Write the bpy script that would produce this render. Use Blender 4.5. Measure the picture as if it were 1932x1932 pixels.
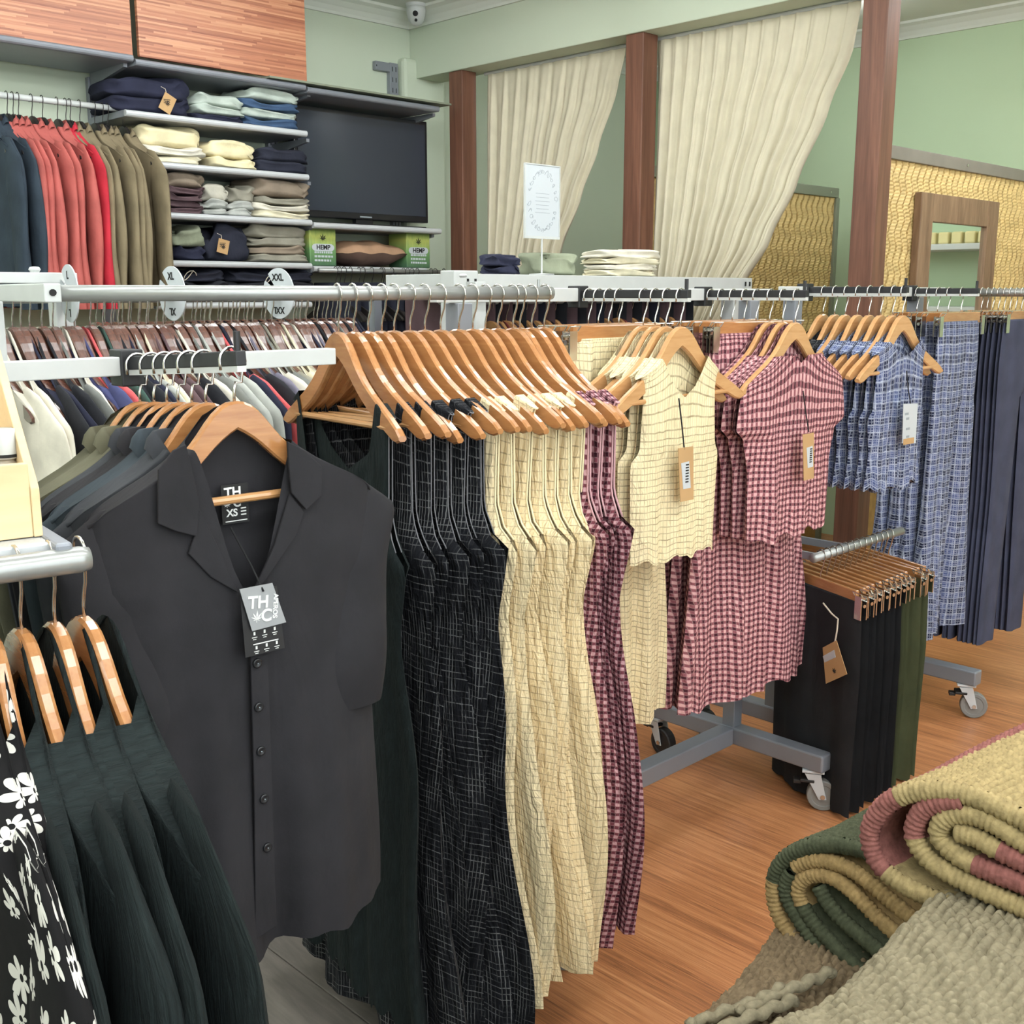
import bpy, math, random
import numpy as np
from mathutils import Vector, Matrix

for o in list(bpy.data.objects): bpy.data.objects.remove(o, do_unlink=True)
SC = bpy.context.scene
COL = SC.collection
R = math.radians

# ------------------------------------------------------------------ camera, world, exposure
FPX, PITCH, EYE = 2100.0, math.atan(414 / 2100.0), 1.4
cam_d = bpy.data.cameras.new('camera'); cam_d.sensor_width = 36.0
cam_d.lens = 36.0 * FPX / 1932.0; cam_d.clip_start = 0.05; cam_d.clip_end = 60
cam = bpy.data.objects.new('camera', cam_d); COL.objects.link(cam)
cam.location = (0, 0, EYE); cam.rotation_euler = (math.pi / 2 - PITCH, 0, 0)
SC.camera = cam
wd = bpy.data.worlds.new('world'); SC.world = wd; wd.use_nodes = True
wd.node_tree.nodes['Background'].inputs[0].default_value = (0.86, 0.94, 1.0, 1)   # overcast daylight let in by the added windows
wd.node_tree.nodes['Background'].inputs[1].default_value = 2.9
SC.view_settings.view_transform = 'Standard'; SC.view_settings.look = 'None'
SC.view_settings.gamma = 1.0; SC.view_settings.use_curve_mapping = False
SC.view_settings.exposure = 0.46
LAMP_POWER, LAMP_COL = 12.5, (0.95, 0.985, 1.0)

# ------------------------------------------------------------------ projection helpers (photo pixel -> place in the shop)
SP, CP = math.sin(PITCH), math.cos(PITCH)
def ray(px, py):
    a = (px - 966) / FPX; b = (966 - py) / FPX
    return (a, CP + b * SP, -SP + b * CP)
def at(px, py, Y):
    r = ray(px, py); s = Y / r[1]; return Vector((r[0] * s, Y, EYE + r[2] * s))
def at_z(px, py, z):
    r = ray(px, py); s = (z - EYE) / r[2]; return Vector((r[0] * s, r[1] * s, z))
def at_plane(px, py, o, d):
    r = ray(px, py); n = (-d[1], d[0])
    s = (o[0] * n[0] + o[1] * n[1]) / (r[0] * n[0] + r[1] * n[1])
    return Vector((r[0] * s, r[1] * s, EYE + r[2] * s))
def plane_local(px, py, o, d):
    p = at_plane(px, py, o, d)
    return ((p.x - o[0]) * d[0] + (p.y - o[1]) * d[1], p.z)
TH_U = R(44.5)
U = (math.cos(TH_U), math.sin(TH_U)); V = (math.sin(TH_U), -math.cos(TH_U))
def on_line(px, o, d):           # plan point on line o + t d seen at column px (eye level)
    k = (px - 966) / math.hypot(FPX, 414)
    t = (k * o[1] - o[0]) / (d[0] - k * d[1])
    return (o[0] + d[0] * t, o[1] + d[1] * t)

# ------------------------------------------------------------------ mesh helpers
def sm(x, a, b):
    if b == a: return float(x > a)
    t = min(1, max(0, (x - a) / (b - a))); return t * t * (3 - 2 * t)
def tab(t, d):
    if d <= t[0][0]: return t[0][1]
    for (a, x), (b, y) in zip(t, t[1:]):
        if d <= b:
            k = (d - a) / (b - a); k = k * k * (3 - 2 * k) * .5 + k * .5
            return x + (y - x) * k
    return t[-1][1]
class MB:
    def __init__(s): s.v = []; s.f = []; s.uv = None; s.mi = []
    def add(s, vs, fs, m=0):
        b = len(s.v); s.v += [tuple(p) for p in vs]; s.f += [tuple(i + b for i in f) for f in fs]; s.mi += [m] * len(fs); return s
    def box(s, x0, x1, y0, y1, z0, z1, m=0):
        v = [(x0, y0, z0), (x1, y0, z0), (x1, y1, z0), (x0, y1, z0), (x0, y0, z1), (x1, y0, z1), (x1, y1, z1), (x0, y1, z1)]
        return s.add(v, [(3, 2, 1, 0), (4, 5, 6, 7), (0, 1, 5, 4), (1, 2, 6, 5), (2, 3, 7, 6), (3, 0, 4, 7)], m)
    def bar(s, p, q, w, h, m=0):
        p, q = Vector(p), Vector(q); d = (q - p).normalized()
        a = d.cross(Vector((0, 0, 1)))
        if a.length < 1e-4: a = Vector((1, 0, 0))
        a.normalize(); b = a.cross(d)
        vs = [e + a * (i * w / 2) + b * (j * h / 2) for e in (p, q) for i, j in ((-1, -1), (1, -1), (1, 1), (-1, 1))]
        return s.add(vs, [(0, 1, 2, 3), (7, 6, 5, 4), (0, 4, 5, 1), (1, 5, 6, 2), (2, 6, 7, 3), (3, 7, 4, 0)], m)
    def tube(s, pts, r, n=8, cap=True, m=0):
        pts = [Vector(p) for p in pts]; k = len(pts); vs = []; fs = []; up = None
        for i, p in enumerate(pts):
            d = (pts[min(i + 1, k - 1)] - pts[max(i - 1, 0)]).normalized()
            if up is None:
                up = Vector((0, 0, 1)) if abs(d.z) < .9 else Vector((1, 0, 0))
            a = d.cross(up)
            if a.length < 1e-5: a = d.cross(Vector((.3, .8, .1)))
            a.normalize(); b = a.cross(d).normalized(); up = b
            rr = r[i] if isinstance(r, (list, tuple)) else r
            for j in range(n):
                t = 2 * math.pi * j / n; vs.append(p + a * (rr * math.cos(t)) + b * (rr * math.sin(t)))
        for i in range(k - 1):
            for j in range(n):
                a0 = i * n + j; b0 = i * n + (j + 1) % n; fs.append((a0, b0, b0 + n, a0 + n))
        if cap: fs += [tuple(range(n))[::-1], tuple(range((k - 1) * n, k * n))]
        return s.add(vs, fs, m)
    def lathe(s, prof, n=16, o=(0, 0, 0), m=0):
        vs = []; fs = []; k = len(prof)
        for r, z in prof:
            for j in range(n):
                t = 2 * math.pi * j / n; vs.append((o[0] + r * math.cos(t), o[1] + r * math.sin(t), o[2] + z))
        for i in range(k - 1):
            for j in range(n): fs.append((i * n + j, i * n + (j + 1) % n, (i + 1) * n + (j + 1) % n, (i + 1) * n + j))
        fs += [tuple(range(n))[::-1], tuple(range((k - 1) * n, k * n))]
        return s.add(vs, fs, m)
    def prism(s, poly, y0, y1, m=0):          # polygon in x,z pushed along y
        n = len(poly); vs = [(x, y0, z) for x, z in poly] + [(x, y1, z) for x, z in poly]
        a = sum(poly[i][0] * poly[(i + 1) % n][1] - poly[(i + 1) % n][0] * poly[i][1] for i in range(n))
        f0, f1 = tuple(range(n)), tuple(range(2 * n - 1, n - 1, -1))
        fs = [f0, f1] + [((i + 1) % n, i, i + n, (i + 1) % n + n) for i in range(n)]
        if a < 0: fs = [f[::-1] for f in fs]
        return s.add(vs, fs, m)
    def grid(s, fn, nu, nv, m=0, closed=False):
        vs = [fn(i / nu, j / nv) for j in range(nv + 1) for i in range(nu + 1)]
        fs = [(j * (nu + 1) + i, j * (nu + 1) + i + 1, (j + 1) * (nu + 1) + i + 1, (j + 1) * (nu + 1) + i) for j in range(nv) for i in range(nu)]
        return s.add(vs, fs, m)
    def mesh(s, name, mats, smooth=False, uvs=None):
        me = bpy.data.meshes.new(name); me.from_pydata(s.v, [], s.f)
        for mt in (mats if isinstance(mats, (list, tuple)) else [mats]): me.materials.append(mt)
        if any(s.mi): me.polygons.foreach_set('material_index', s.mi)
        if smooth: me.polygons.foreach_set('use_smooth', [True] * len(me.polygons))
        if uvs:
            ul = me.uv_layers.new(name='UVMap'); li = np.empty(len(me.loops), dtype=np.int32); me.loops.foreach_get('vertex_index', li)
            ul.data.foreach_set('uv', np.asarray(uvs, dtype=np.float32)[li].ravel())
        me.update(); return me
    def build(s, name, mats, parent=None, smooth=False, bevel=0, uvs=None, loc=None, rz=0):
        return link(name, s.mesh(name, mats, smooth, uvs), parent, bevel, loc, rz)
def link(name, me, parent=None, bevel=0, loc=None, rz=0):
    o = bpy.data.objects.new(name, me); COL.objects.link(o)
    if parent: o.parent = parent
    if loc is not None: o.location = loc
    if rz: o.rotation_euler = (0, 0, rz)
    if bevel:
        b = o.modifiers.new('bevel', 'BEVEL'); b.width = bevel; b.segments = 2; b.limit_method = 'ANGLE'; b.angle_limit = R(40)
    return o
def tag(o, label, cat, group=None):
    o['label'] = label; o['category'] = cat
    if group: o['group'] = group
    return o
def thing(name, label, cat, loc=(0, 0, 0), rz=0, group=None):
    o = bpy.data.objects.new(name, None); COL.objects.link(o); o.empty_display_size = .05
    o.location = loc; o.rotation_euler = (0, 0, rz)
    return tag(o, label, cat, group)
def struct(o): o['kind'] = 'structure'; return o
def stuff(o): o['kind'] = 'stuff'; return o
def copy_thing(src, label, loc, rz, group=None, rx=0, ry=0):
    r = src.copy(); COL.objects.link(r); r.location = loc; r.rotation_euler = (rx, ry, rz); r['label'] = label
    if group: r['group'] = group
    for ch in KIDS[src.name]:
        c = ch.copy(); COL.objects.link(c); c.parent = r
        for g in KIDS.get(ch.name, []):
            d = g.copy(); COL.objects.link(d); d.parent = c
    return r
KIDS = {}
def reg(root, *kids): KIDS[root.name] = list(kids); return root
ORD = ['first', 'second', 'third', 'fourth', 'fifth', 'sixth', 'seventh', 'eighth', 'ninth', 'tenth', 'eleventh', 'twelfth', 'thirteenth', 'fourteenth', 'fifteenth', 'sixteenth', 'seventeenth', 'eighteenth', 'nineteenth', 'twentieth']
ORD += ['twenty-' + q for q in ORD[:9]] + ['thirtieth'] + ['thirty-' + q for q in ORD[:9]] + ['fortieth']

# ------------------------------------------------------------------ materials
def srgb(r, g, b):
    return tuple((c / 255 / 12.92 if c <= 10 else ((c / 255 + .055) / 1.055) ** 2.4) for c in (r, g, b)) + (1,)
class NB:
    def __init__(s, name, rough=.7, metal=0, spec=.5):
        s.m = bpy.data.materials.new(name); s.m.use_nodes = True; s.t = s.m.node_tree
        s.b = s.t.nodes['Principled BSDF']; s.set(s.b.inputs['Roughness'], rough); s.b.inputs['Metallic'].default_value = metal
        s.b.inputs['Specular IOR Level'].default_value = spec
    def set(s, i, v):
        if hasattr(v, 'is_output') or isinstance(v, bpy.types.NodeSocket): s.t.links.new(v, i)
        else: i.default_value = v
    def n(s, ty, **k):
        nd = s.t.nodes.new(ty)
        for a, b in k.items(): setattr(nd, a, b)
        return nd
    def m_(s, op, a, b=0.0, c=None, clamp=False):
        nd = s.n('ShaderNodeMath', operation=op); nd.use_clamp = clamp
        s.set(nd.inputs[0], a); s.set(nd.inputs[1], b)
        if c is not None: s.set(nd.inputs[2], c)
        return nd.outputs[0]
    def coord(s, kind='Object', scale=(1, 1, 1), rot=(0, 0, 0)):
        tc = s.n('ShaderNodeTexCoord'); mp = s.n('ShaderNodeMapping'); s.t.links.new(tc.outputs[kind], mp.inputs[0])
        mp.inputs['Scale'].default_value = scale; mp.inputs['Rotation'].default_value = rot; return mp.outputs[0]
    def noise(s, vec, scale=5, detail=2, rough=.5, dist=0):
        nd = s.n('ShaderNodeTexNoise'); s.set(nd.inputs['Vector'], vec); nd.inputs['Scale'].default_value = scale
        nd.inputs['Detail'].default_value = detail; nd.inputs['Roughness'].default_value = rough; nd.inputs['Distortion'].default_value = dist
        return nd.outputs['Fac']
    def ramp(s, f, stops, interp='LINEAR'):
        nd = s.n('ShaderNodeValToRGB'); s.set(nd.inputs[0], f); cr = nd.color_ramp; cr.interpolation = interp
        while len(cr.elements) < len(stops): cr.elements.new(.5)
        for e, (p, c) in zip(cr.elements, stops): e.position = p; e.color = c
        return nd.outputs[0]
    def mix(s, f, a, b, blend='MIX'):
        nd = s.n('ShaderNodeMix', data_type='RGBA', blend_type=blend); s.set(nd.inputs[0], f); s.set(nd.inputs[6], a); s.set(nd.inputs[7], b); return nd.outputs[2]
    def sep(s, v):
        nd = s.n('ShaderNodeSeparateXYZ'); s.set(nd.inputs[0], v); return nd.outputs
    def bump(s, h, strength=.3, dist=.01):
        nd = s.n('ShaderNodeBump'); nd.inputs['Strength'].default_value = strength; nd.inputs['Distance'].default_value = dist
        s.set(nd.inputs['Height'], h); s.t.links.new(nd.outputs[0], s.b.inputs['Normal'])
    def base(s, c): s.set(s.b.inputs['Base Color'], c); return s.m
def scale_c(c, k): return tuple(min(1, q * k) for q in c[:3]) + (1,)
def plain(name, rgb, rough=.7, metal=0, var=0, nscale=8, bump=0, bscale=60, spec=.5, sheen=0):
    k = NB(name, rough, metal, spec); c = srgb(*rgb); v = k.coord()
    if var: c = k.ramp(k.noise(v, nscale, 3), [(.3, scale_c(c, 1 - var)), (.7, scale_c(c, 1 + var))])
    if bump: k.bump(k.noise(v, bscale, 3), bump, .004)
    if sheen: k.b.inputs['Sheen Weight'].default_value = sheen
    return k.base(c)
def cloth(name, rgb, var=.14, weave=900, rough=.9, bump=.25, crk=0):
    k = NB(name, rough, 0, .25); c = srgb(*rgb); v = k.coord()
    c1 = k.ramp(k.noise(v, 14, 3), [(.3, scale_c(c, 1 - var)), (.7, scale_c(c, 1 + var))])
    h = k.m_('ADD', k.m_('MULTIPLY', k.noise(v, 55, 4, .6), .35), k.m_('MULTIPLY', k.noise(k.coord('Object', (1, 1, .35)), 11, 3, .55, .7), 2.2))
    if crk:
        uv = k.coord('UV', (1, .22, 1)); h2 = k.noise(uv, crk, 3, .6, .6); h = k.m_('ADD', h2, k.m_('MULTIPLY', h, .3))
        c1 = k.mix(k.m_('MULTIPLY', k.m_('SUBTRACT', h2, .42, clamp=True), 2.2, clamp=True), c1, scale_c(c, 2.1))
    k.bump(h, bump, .006 if crk else .009)
    return k.base(c1)
def pulse(k, x, period, width, soft=.08):
    f = k.m_('FRACT', k.m_('DIVIDE', x, period)); d = k.m_('ABSOLUTE', k.m_('SUBTRACT', f, .5))
    mr = k.n('ShaderNodeMapRange'); mr.interpolation_type = 'SMOOTHSTEP'
    k.set(mr.inputs[0], d); mr.inputs[1].default_value = width / 2 + soft; mr.inputs[2].default_value = max(0, width / 2 - soft)
    mr.inputs[3].default_value = 0; mr.inputs[4].default_value = 1
    return mr.outputs[0]
def puckered(k, amt=.003, sc=48):
    uv = k.coord('UV'); tn = k.n('ShaderNodeTexNoise'); k.set(tn.inputs['Vector'], uv); tn.inputs['Scale'].default_value = sc; tn.inputs['Detail'].default_value = 2
    o = k.sep(uv); q = k.n('ShaderNodeSeparateColor'); k.t.links.new(tn.outputs['Color'], q.inputs[0])
    x = k.m_('ADD', o[0], k.m_('MULTIPLY', k.m_('SUBTRACT', q.outputs[0], .5), amt * 2)); y = k.m_('ADD', o[1], k.m_('MULTIPLY', k.m_('SUBTRACT', q.outputs[1], .5), amt * 2))
    return uv, x, y
def crinkle(k, uv, s=.5, sc=70):
    k.bump(k.noise(k.coord('UV', (1, .3, 1)), sc * 1.3, 3, .6, .5), min(1, s * 1.7), .012)
def gingham(name, light, mid, dark, period=.0155):
    k = NB(name, .92, 0, .2); uv, x, y = puckered(k)
    f = k.m_('MULTIPLY', k.m_('ADD', pulse(k, x, period, .52), pulse(k, y, period, .52)), .5)
    thin = k.m_('MULTIPLY', k.m_('MAXIMUM', pulse(k, x, period / 2, .14, .1), pulse(k, y, period / 2, .14, .1)), .25)
    c = k.ramp(f, [(.05, srgb(*light)), (.5, srgb(*mid)), (.95, srgb(*dark))])
    c = k.mix(thin, c, srgb(*[min(255, q + 25) for q in light])); crinkle(k, uv)
    return k.base(c)
def panes(name, base, line, period=(.016, .013), w=.1, strength=.75):
    k = NB(name, .92, 0, .2); uv, x, y = puckered(k, .0012)
    f = k.m_('MULTIPLY', k.m_('MAXIMUM', k.m_('MULTIPLY', pulse(k, x, period[0], w, .05), .7), pulse(k, y, period[1], w, .05)), k.m_('MULTIPLY', k.noise(uv, 40, 2), strength * 1.7, clamp=True), clamp=True)
    c = k.mix(f, k.ramp(k.noise(uv, 9, 2), [(.3, scale_c(srgb(*base), .93)), (.7, scale_c(srgb(*base), 1.05))]), srgb(*line)); crinkle(k, uv, .5)
    return k.base(c)
def hatch(name, base, line):
    k = NB(name, .95, 0, .15); uv, x, y = puckered(k, .001, 90)
    a = k.m_('MULTIPLY', pulse(k, x, .0062, .2, .1), k.m_('MULTIPLY', k.m_('SUBTRACT', k.noise(k.coord('UV', (60, 9, 1)), 1, 3), .43, clamp=True), 5, clamp=True))
    b = k.m_('MULTIPLY', pulse(k, y, .0105, .12, .06), k.m_('MULTIPLY', k.m_('SUBTRACT', k.noise(k.coord('UV', (14, 70, 1)), 1, 3), .42, clamp=True), 5, clamp=True))
    f = k.m_('MULTIPLY', k.m_('MAXIMUM', a, b), .62); c = k.mix(f, srgb(*base), srgb(*line)); crinkle(k, uv, .6, 60)
    return k.base(c)
def plaid(name, base, dark, light, period=.034):
    k = NB(name, .92, 0, .2); uv, x, y = puckered(k, .002)
    d = k.m_('MULTIPLY', k.m_('ADD', pulse(k, x, period, .5), pulse(k, y, period, .5)), .5)
    w = k.m_('MAXIMUM', k.m_('MAXIMUM', pulse(k, x, period / 2, .1), pulse(k, y, period / 2, .1)), k.m_('MULTIPLY', k.m_('MAXIMUM', pulse(k, x, period / 5, .3), pulse(k, y, period / 5, .3)), .5))
    c = k.mix(k.m_('MULTIPLY', w, k.m_('MULTIPLY', k.noise(uv, 60, 2), 1.3, clamp=True)), k.ramp(d, [(.1, srgb(*base)), (.9, srgb(*dark))]), srgb(*light)); crinkle(k, uv)
    return k.base(c)
def palms(name):
    k = NB(name, .9, 0, .2); uv = k.coord('UV')
    vo = k.n('ShaderNodeTexVoronoi', voronoi_dimensions='2D'); vo.inputs['Scale'].default_value = 26; vo.inputs['Randomness'].default_value = .75; k.set(vo.inputs['Vector'], uv)
    sub = k.n('ShaderNodeVectorMath', operation='SUBTRACT'); sc = k.n('ShaderNodeVectorMath', operation='SCALE'); k.set(sc.inputs[0], uv); sc.inputs['Scale'].default_value = 26
    po = k.n('ShaderNodeVectorMath', operation='SCALE'); k.set(po.inputs[0], vo.outputs['Position']); po.inputs['Scale'].default_value = 26
    k.set(sub.inputs[0], sc.outputs[0]); k.set(sub.inputs[1], po.outputs[0]); o = k.sep(sub.outputs[0])
    q = k.n('ShaderNodeSeparateColor'); k.t.links.new(vo.outputs['Color'], q.inputs[0])
    th = k.m_('ADD', k.m_('ARCTAN2', o[1], o[0]), k.m_('MULTIPLY', q.outputs[0], 6.28))
    r = k.m_('SQRT', k.m_('ADD', k.m_('MULTIPLY', o[0], o[0]), k.m_('MULTIPLY', o[1], o[1])))
    pet = k.m_('ADD', .14, k.m_('MULTIPLY', k.m_('POWER', k.m_('ABSOLUTE', k.m_('SINE', k.m_('MULTIPLY', th, 3.5))), .7), .36))
    pet = k.m_('MULTIPLY', pet, k.m_('ADD', .8, k.m_('MULTIPLY', q.outputs[1], .3)))
    pet = k.m_('MULTIPLY', pet, k.m_('ADD', .75, k.m_('MULTIPLY', k.m_('SINE', th), .35)))
    f = k.m_('MULTIPLY', k.m_('GREATER_THAN', pet, r), k.m_('GREATER_THAN', r, .07))
    k.bump(k.noise(k.coord(), 30, 3), .2, .006)
    return k.base(k.mix(f, srgb(20, 19, 20), srgb(198, 195, 187)))
def timber(name, a, b, scale=(30, 30, 1.6), rough=.45, bump=.15, coat=0, det=5, kind='Object'):
    k = NB(name, rough); v = k.coord(kind, scale); n1 = k.noise(v, 1, det, .6, .8); n2 = k.noise(k.coord(kind, tuple(q * 5 for q in scale)), 1, 3)
    f = k.m_('ADD', k.m_('MULTIPLY', n1, .75), k.m_('MULTIPLY', n2, .25)); k.bump(f, bump, .004)
    if coat: k.b.inputs['Coat Weight'].default_value = coat; k.b.inputs['Coat Roughness'].default_value = .18
    return k.base(k.ramp(f, [(.3, srgb(*a)), (.72, srgb(*b))]))
def strips(name, a, b, c, along='X', w=.011, l=.5):
    k = NB(name, .42); o = k.sep(k.coord()); row = k.m_('FLOOR', k.m_('DIVIDE', o[2], w))
    rn = k.n('ShaderNodeTexWhiteNoise', noise_dimensions='1D'); k.set(rn.inputs[1], row)
    cx = k.m_('FLOOR', k.m_('DIVIDE', k.m_('ADD', o[0], k.m_('MULTIPLY', rn.outputs[0], 3)), l))
    r2 = k.n('ShaderNodeTexWhiteNoise', noise_dimensions='2D'); cm = k.n('ShaderNodeCombineXYZ'); k.set(cm.inputs[0], row); k.set(cm.inputs[1], cx); k.t.links.new(cm.outputs[0], r2.inputs[0])
    g = k.noise(k.coord('Object', (9, 9, 260)), 1, 4, .65)
    f = k.m_('ADD', k.m_('MULTIPLY', r2.outputs[0], .55), k.m_('MULTIPLY', g, .45)); k.bump(f, .3, .003)
    return k.base(k.ramp(f, [(.15, srgb(*a)), (.5, srgb(*b)), (.85, srgb(*c))]))
M = {}
M['wall'] = plain('wall_paint_sage', (198, 208, 187), .85, var=.02, nscale=1.2, bump=.06, bscale=120)
M['wall2'] = plain('wall_paint_green', (186, 206, 172), .85, var=.02, nscale=1.2, bump=.06, bscale=120)
M['ceil'] = plain('ceiling_paint', (220, 222, 214), .9)
M['cornice'] = plain('cornice_plaster', (214, 218, 208), .8)
M['post'] = timber('post_timber', (84, 52, 40), (138, 94, 74), (26, 26, 1.4), .5)
M['steel'] = plain('shelf_steel', (196, 199, 201), .4, .1, var=.04)
M['steel_d'] = plain('shelf_steel_grey', (138, 142, 150), .45, .3, var=.04)
M['white_metal'] = plain('white_powdercoat', (196, 199, 197), .35, 0, var=.03, nscale=20)
M['chrome'] = plain('hook_chrome', (205, 203, 198), .22, 1)
M['tube'] = plain('rail_tube_satin', (160, 162, 160), .32, .5, var=.03, nscale=25)
M['black_plastic'] = plain('black_plastic', (36, 37, 40), .5, 0, bump=.1)
M['hang'] = timber('hanger_beech', (160, 106, 62), (190, 136, 86), (7, 60, 60), .22, .05, .7)
M['hang2'] = timber('hanger_beech_pale', (184, 134, 86), (206, 160, 110), (7, 60, 60), .25, .05, .6)
M['hangd'] = timber('hanger_walnut', (66, 40, 33), (112, 70, 56), (7, 60, 60), .22, .05, .8)
M['hangb'] = plain('hanger_black', (38, 35, 34), .4)
M['ply'] = timber('pine_ply', (210, 182, 138), (232, 208, 166), (3, 14, 22), .6, .08)
M['floor'] = None
M['tv'] = plain('tv_screen_black', (52, 58, 68), .2, 0)
M['tvb'] = plain('tv_bezel', (30, 31, 34), .3)
M['paper'] = plain('paper_white', (192, 198, 202), .6)
M['kraft'] = plain('kraft_card', (186, 150, 104), .85, var=.06)
M['ink'] = plain('print_black', (30, 30, 30), .8)
M['inkw'] = plain('print_white', (225, 226, 224), .7)
M['inkg'] = plain('print_grey', (150, 158, 164), .8)
M['rubber'] = plain('wheel_rubber_grey', (128, 126, 122), .6)
M['wheelk'] = plain('wheel_black', (34, 33, 33), .55)
M['string'] = plain('cotton_string', (206, 196, 178), .9)
M['stringk'] = plain('black_string', (24, 24, 26), .9)
M['mirror'] = plain('mirror_glass', (225, 232, 228), .03, 1)
M['frame'] = timber('weathered_frame_wood', (104, 78, 58), (156, 126, 98), (20, 20, 3), .6)
M['strip'] = plain('grey_green_strip', (128, 134, 116), .7)
M['strip2'] = plain('grey_timber_strip', (128, 122, 112), .7, var=.08)
M['weave'] = plain('woven_bamboo', (212, 184, 126), .6, var=.14, nscale=30)
M['weave2'] = plain('woven_bamboo_dark', (176, 144, 86), .65, var=.16, nscale=30)
# fabrics
M['f_black'] = cloth('linen_black', (42, 41, 44))
M['f_charc'] = cloth('linen_charcoal', (56, 58, 62)); M['f_olive'] = cloth('linen_olive', (98, 96, 78)); M['f_slate'] = cloth('linen_slate', (56, 64, 70))
M['f_crk'] = cloth('crinkle_black', (20, 27, 27), crk=150, bump=.7)
M['f_hatch'] = hatch('crosshatch_black', (26, 27, 31), (150, 150, 150))
M['f_beige'] = panes('windowpane_beige', (242, 222, 180), (128, 104, 72), (.0165, .0125), .11, .65)
M['f_beige2'] = panes('windowpane_cream', (238, 223, 182), (132, 113, 80), (.008, .0135), .16, .7)
M['f_maroon'] = gingham('gingham_maroon', (200, 156, 160), (116, 62, 72), (60, 24, 34), .0125)  # same gingham as the tops, with shade darkened into its colours
M['f_pink'] = gingham('gingham_pink', (220, 174, 174), (146, 90, 98), (76, 38, 48), .0155)  # same gingham as the dresses, with brighter light put into its colours
M['f_blue'] = plaid('plaid_blue', (78, 90, 132), (28, 34, 62), (202, 210, 228), .038)
M['f_navyt'] = cloth('twill_navy', (70, 74, 94)); M['f_palm'] = palms('palm_print')
M['f_blkt'] = cloth('twill_black', (40, 41, 44)); M['f_green'] = cloth('corduroy_green', (86, 92, 66), .1)
M['f_curt'] = cloth('curtain_cream', (214, 206, 182), .05, bump=.1)
def shirtm(n, c): M[n] = cloth('cloth_' + n, c); return n
for n, c in dict(white=(222, 216, 200), navy=(42, 44, 62), black=(40, 41, 46), grey=(120, 122, 118), blue=(72, 76, 116), coral=(214, 96, 98), green=(58, 84, 76), cream=(226, 218, 190), mauve=(98, 78, 82), lgrey=(178, 180, 174), rose=(178, 94, 88), red=(186, 48, 62), khaki=(128, 116, 92), teal=(50, 60, 70), taupe=(142, 128, 112), indigo=(66, 88, 118), sky=(180, 190, 180), jean=(44, 46, 58), ivory=(228, 216, 176), sage=(140, 146, 124), stripe=(186, 182, 168), kgrey=(150, 146, 132), lav=(120, 116, 132)).items(): shirtm(n, c)

# ================================================================== THE SHOP ROOM
C0 = Vector((-.52, 6.0))                       # corner of shelf wall and bulkhead
uV, vV = Vector(U), Vector(V)
def room(s, n, z=0):                           # s: along the shelf wall towards us, n: out from the shelf wall
    p = C0 - uV * s + vV * n; return Vector((p.x, p.y, z))
def pan_mat():
    k = NB('floor_strand_bamboo', .34); v = k.coord('Object', (75, 1.7, 1)); a = k.noise(v, 1, 6, .72, .5)
    b = k.noise(k.coord('Object', (420, 9, 1)), 1, 3, .6); o = k.sep(k.coord())
    rn = k.n('ShaderNodeTexWhiteNoise', noise_dimensions='1D'); k.set(rn.inputs[1], k.m_('FLOOR', k.m_('DIVIDE', o[0], .13)))
    f = k.m_('ADD', k.m_('ADD', k.m_('MULTIPLY', a, .5), k.m_('MULTIPLY', b, .42)), k.m_('MULTIPLY', rn.outputs[0], .08))
    k.bump(f, .12, .002)
    return k.base(k.ramp(f, [(.33, srgb(122, 78, 52)), (.5, srgb(190, 126, 82)), (.68, srgb(220, 162, 114))]))
M['floor'] = pan_mat()
M['vinyl'] = timber('floor_grey_vinyl', (98, 92, 86), (142, 134, 126), (20, 3, 1), .5, .1)
ou = Vector((-.12, 2.0)); su0 = (C0 - ou).dot(uV)         # where brown boards meet the grey boards
def flat_poly(name, pts, z, mat, up=True):
    mb = MB(); mb.add([(p[0], p[1], z) for p in pts], [tuple(range(len(pts)))]); me = mb.mesh(name, mat); return link(name, me)
SMAX, NMAX, BACK = 7.2, 8.2, 2.0
fl = MB()
x0, x1, y0, y1 = -SMAX, BACK + .2, -NMAX, .25
def slab(mb, a, b, c, d, z0, z1): return mb.box(a, b, c, d, z0, z1)
floor = slab(MB(), -su0, x1, y0, y1, -.06, 0).build('floor', M['floor'], loc=(C0.x, C0.y, 0), rz=TH_U); struct(floor)
floor['label'] = 'warm brown strand bamboo floor'
under = slab(MB(), x0, -su0, y0, y1, -.06, -.004).build('floor_base', M['vinyl'], floor)
random.seed(3)
pl = None
for i in range(10):
    for j in range(5):
        xx = -su0 - .003 - i * .155; yy = -6.0 + j * 1.25 - (i % 3) * .42
        mb = MB().box(xx - .152, xx, yy, yy + 1.247, -.05, 0)
        o = mb.build('plank', M['vinyl'], floor, bevel=.0015)
# walls (local x along the shelf wall towards the fitting rooms, local y into the shelf wall)
rm = dict(loc=(C0.x, C0.y, 0), rz=TH_U)
struct(MB().box(-SMAX, BACK, 0, .12, 0, 2.95).build('wall_left', M['wall'], **rm))
struct(MB().box(BACK, BACK + .12, -NMAX, .12, 0, 2.95).build('wall_back', M['wall2'], **rm))
struct(MB().box(-SMAX - .12, -SMAX, -NMAX, .12, 0, 2.95).build('wall_front', M['wall'], **rm))
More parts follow.
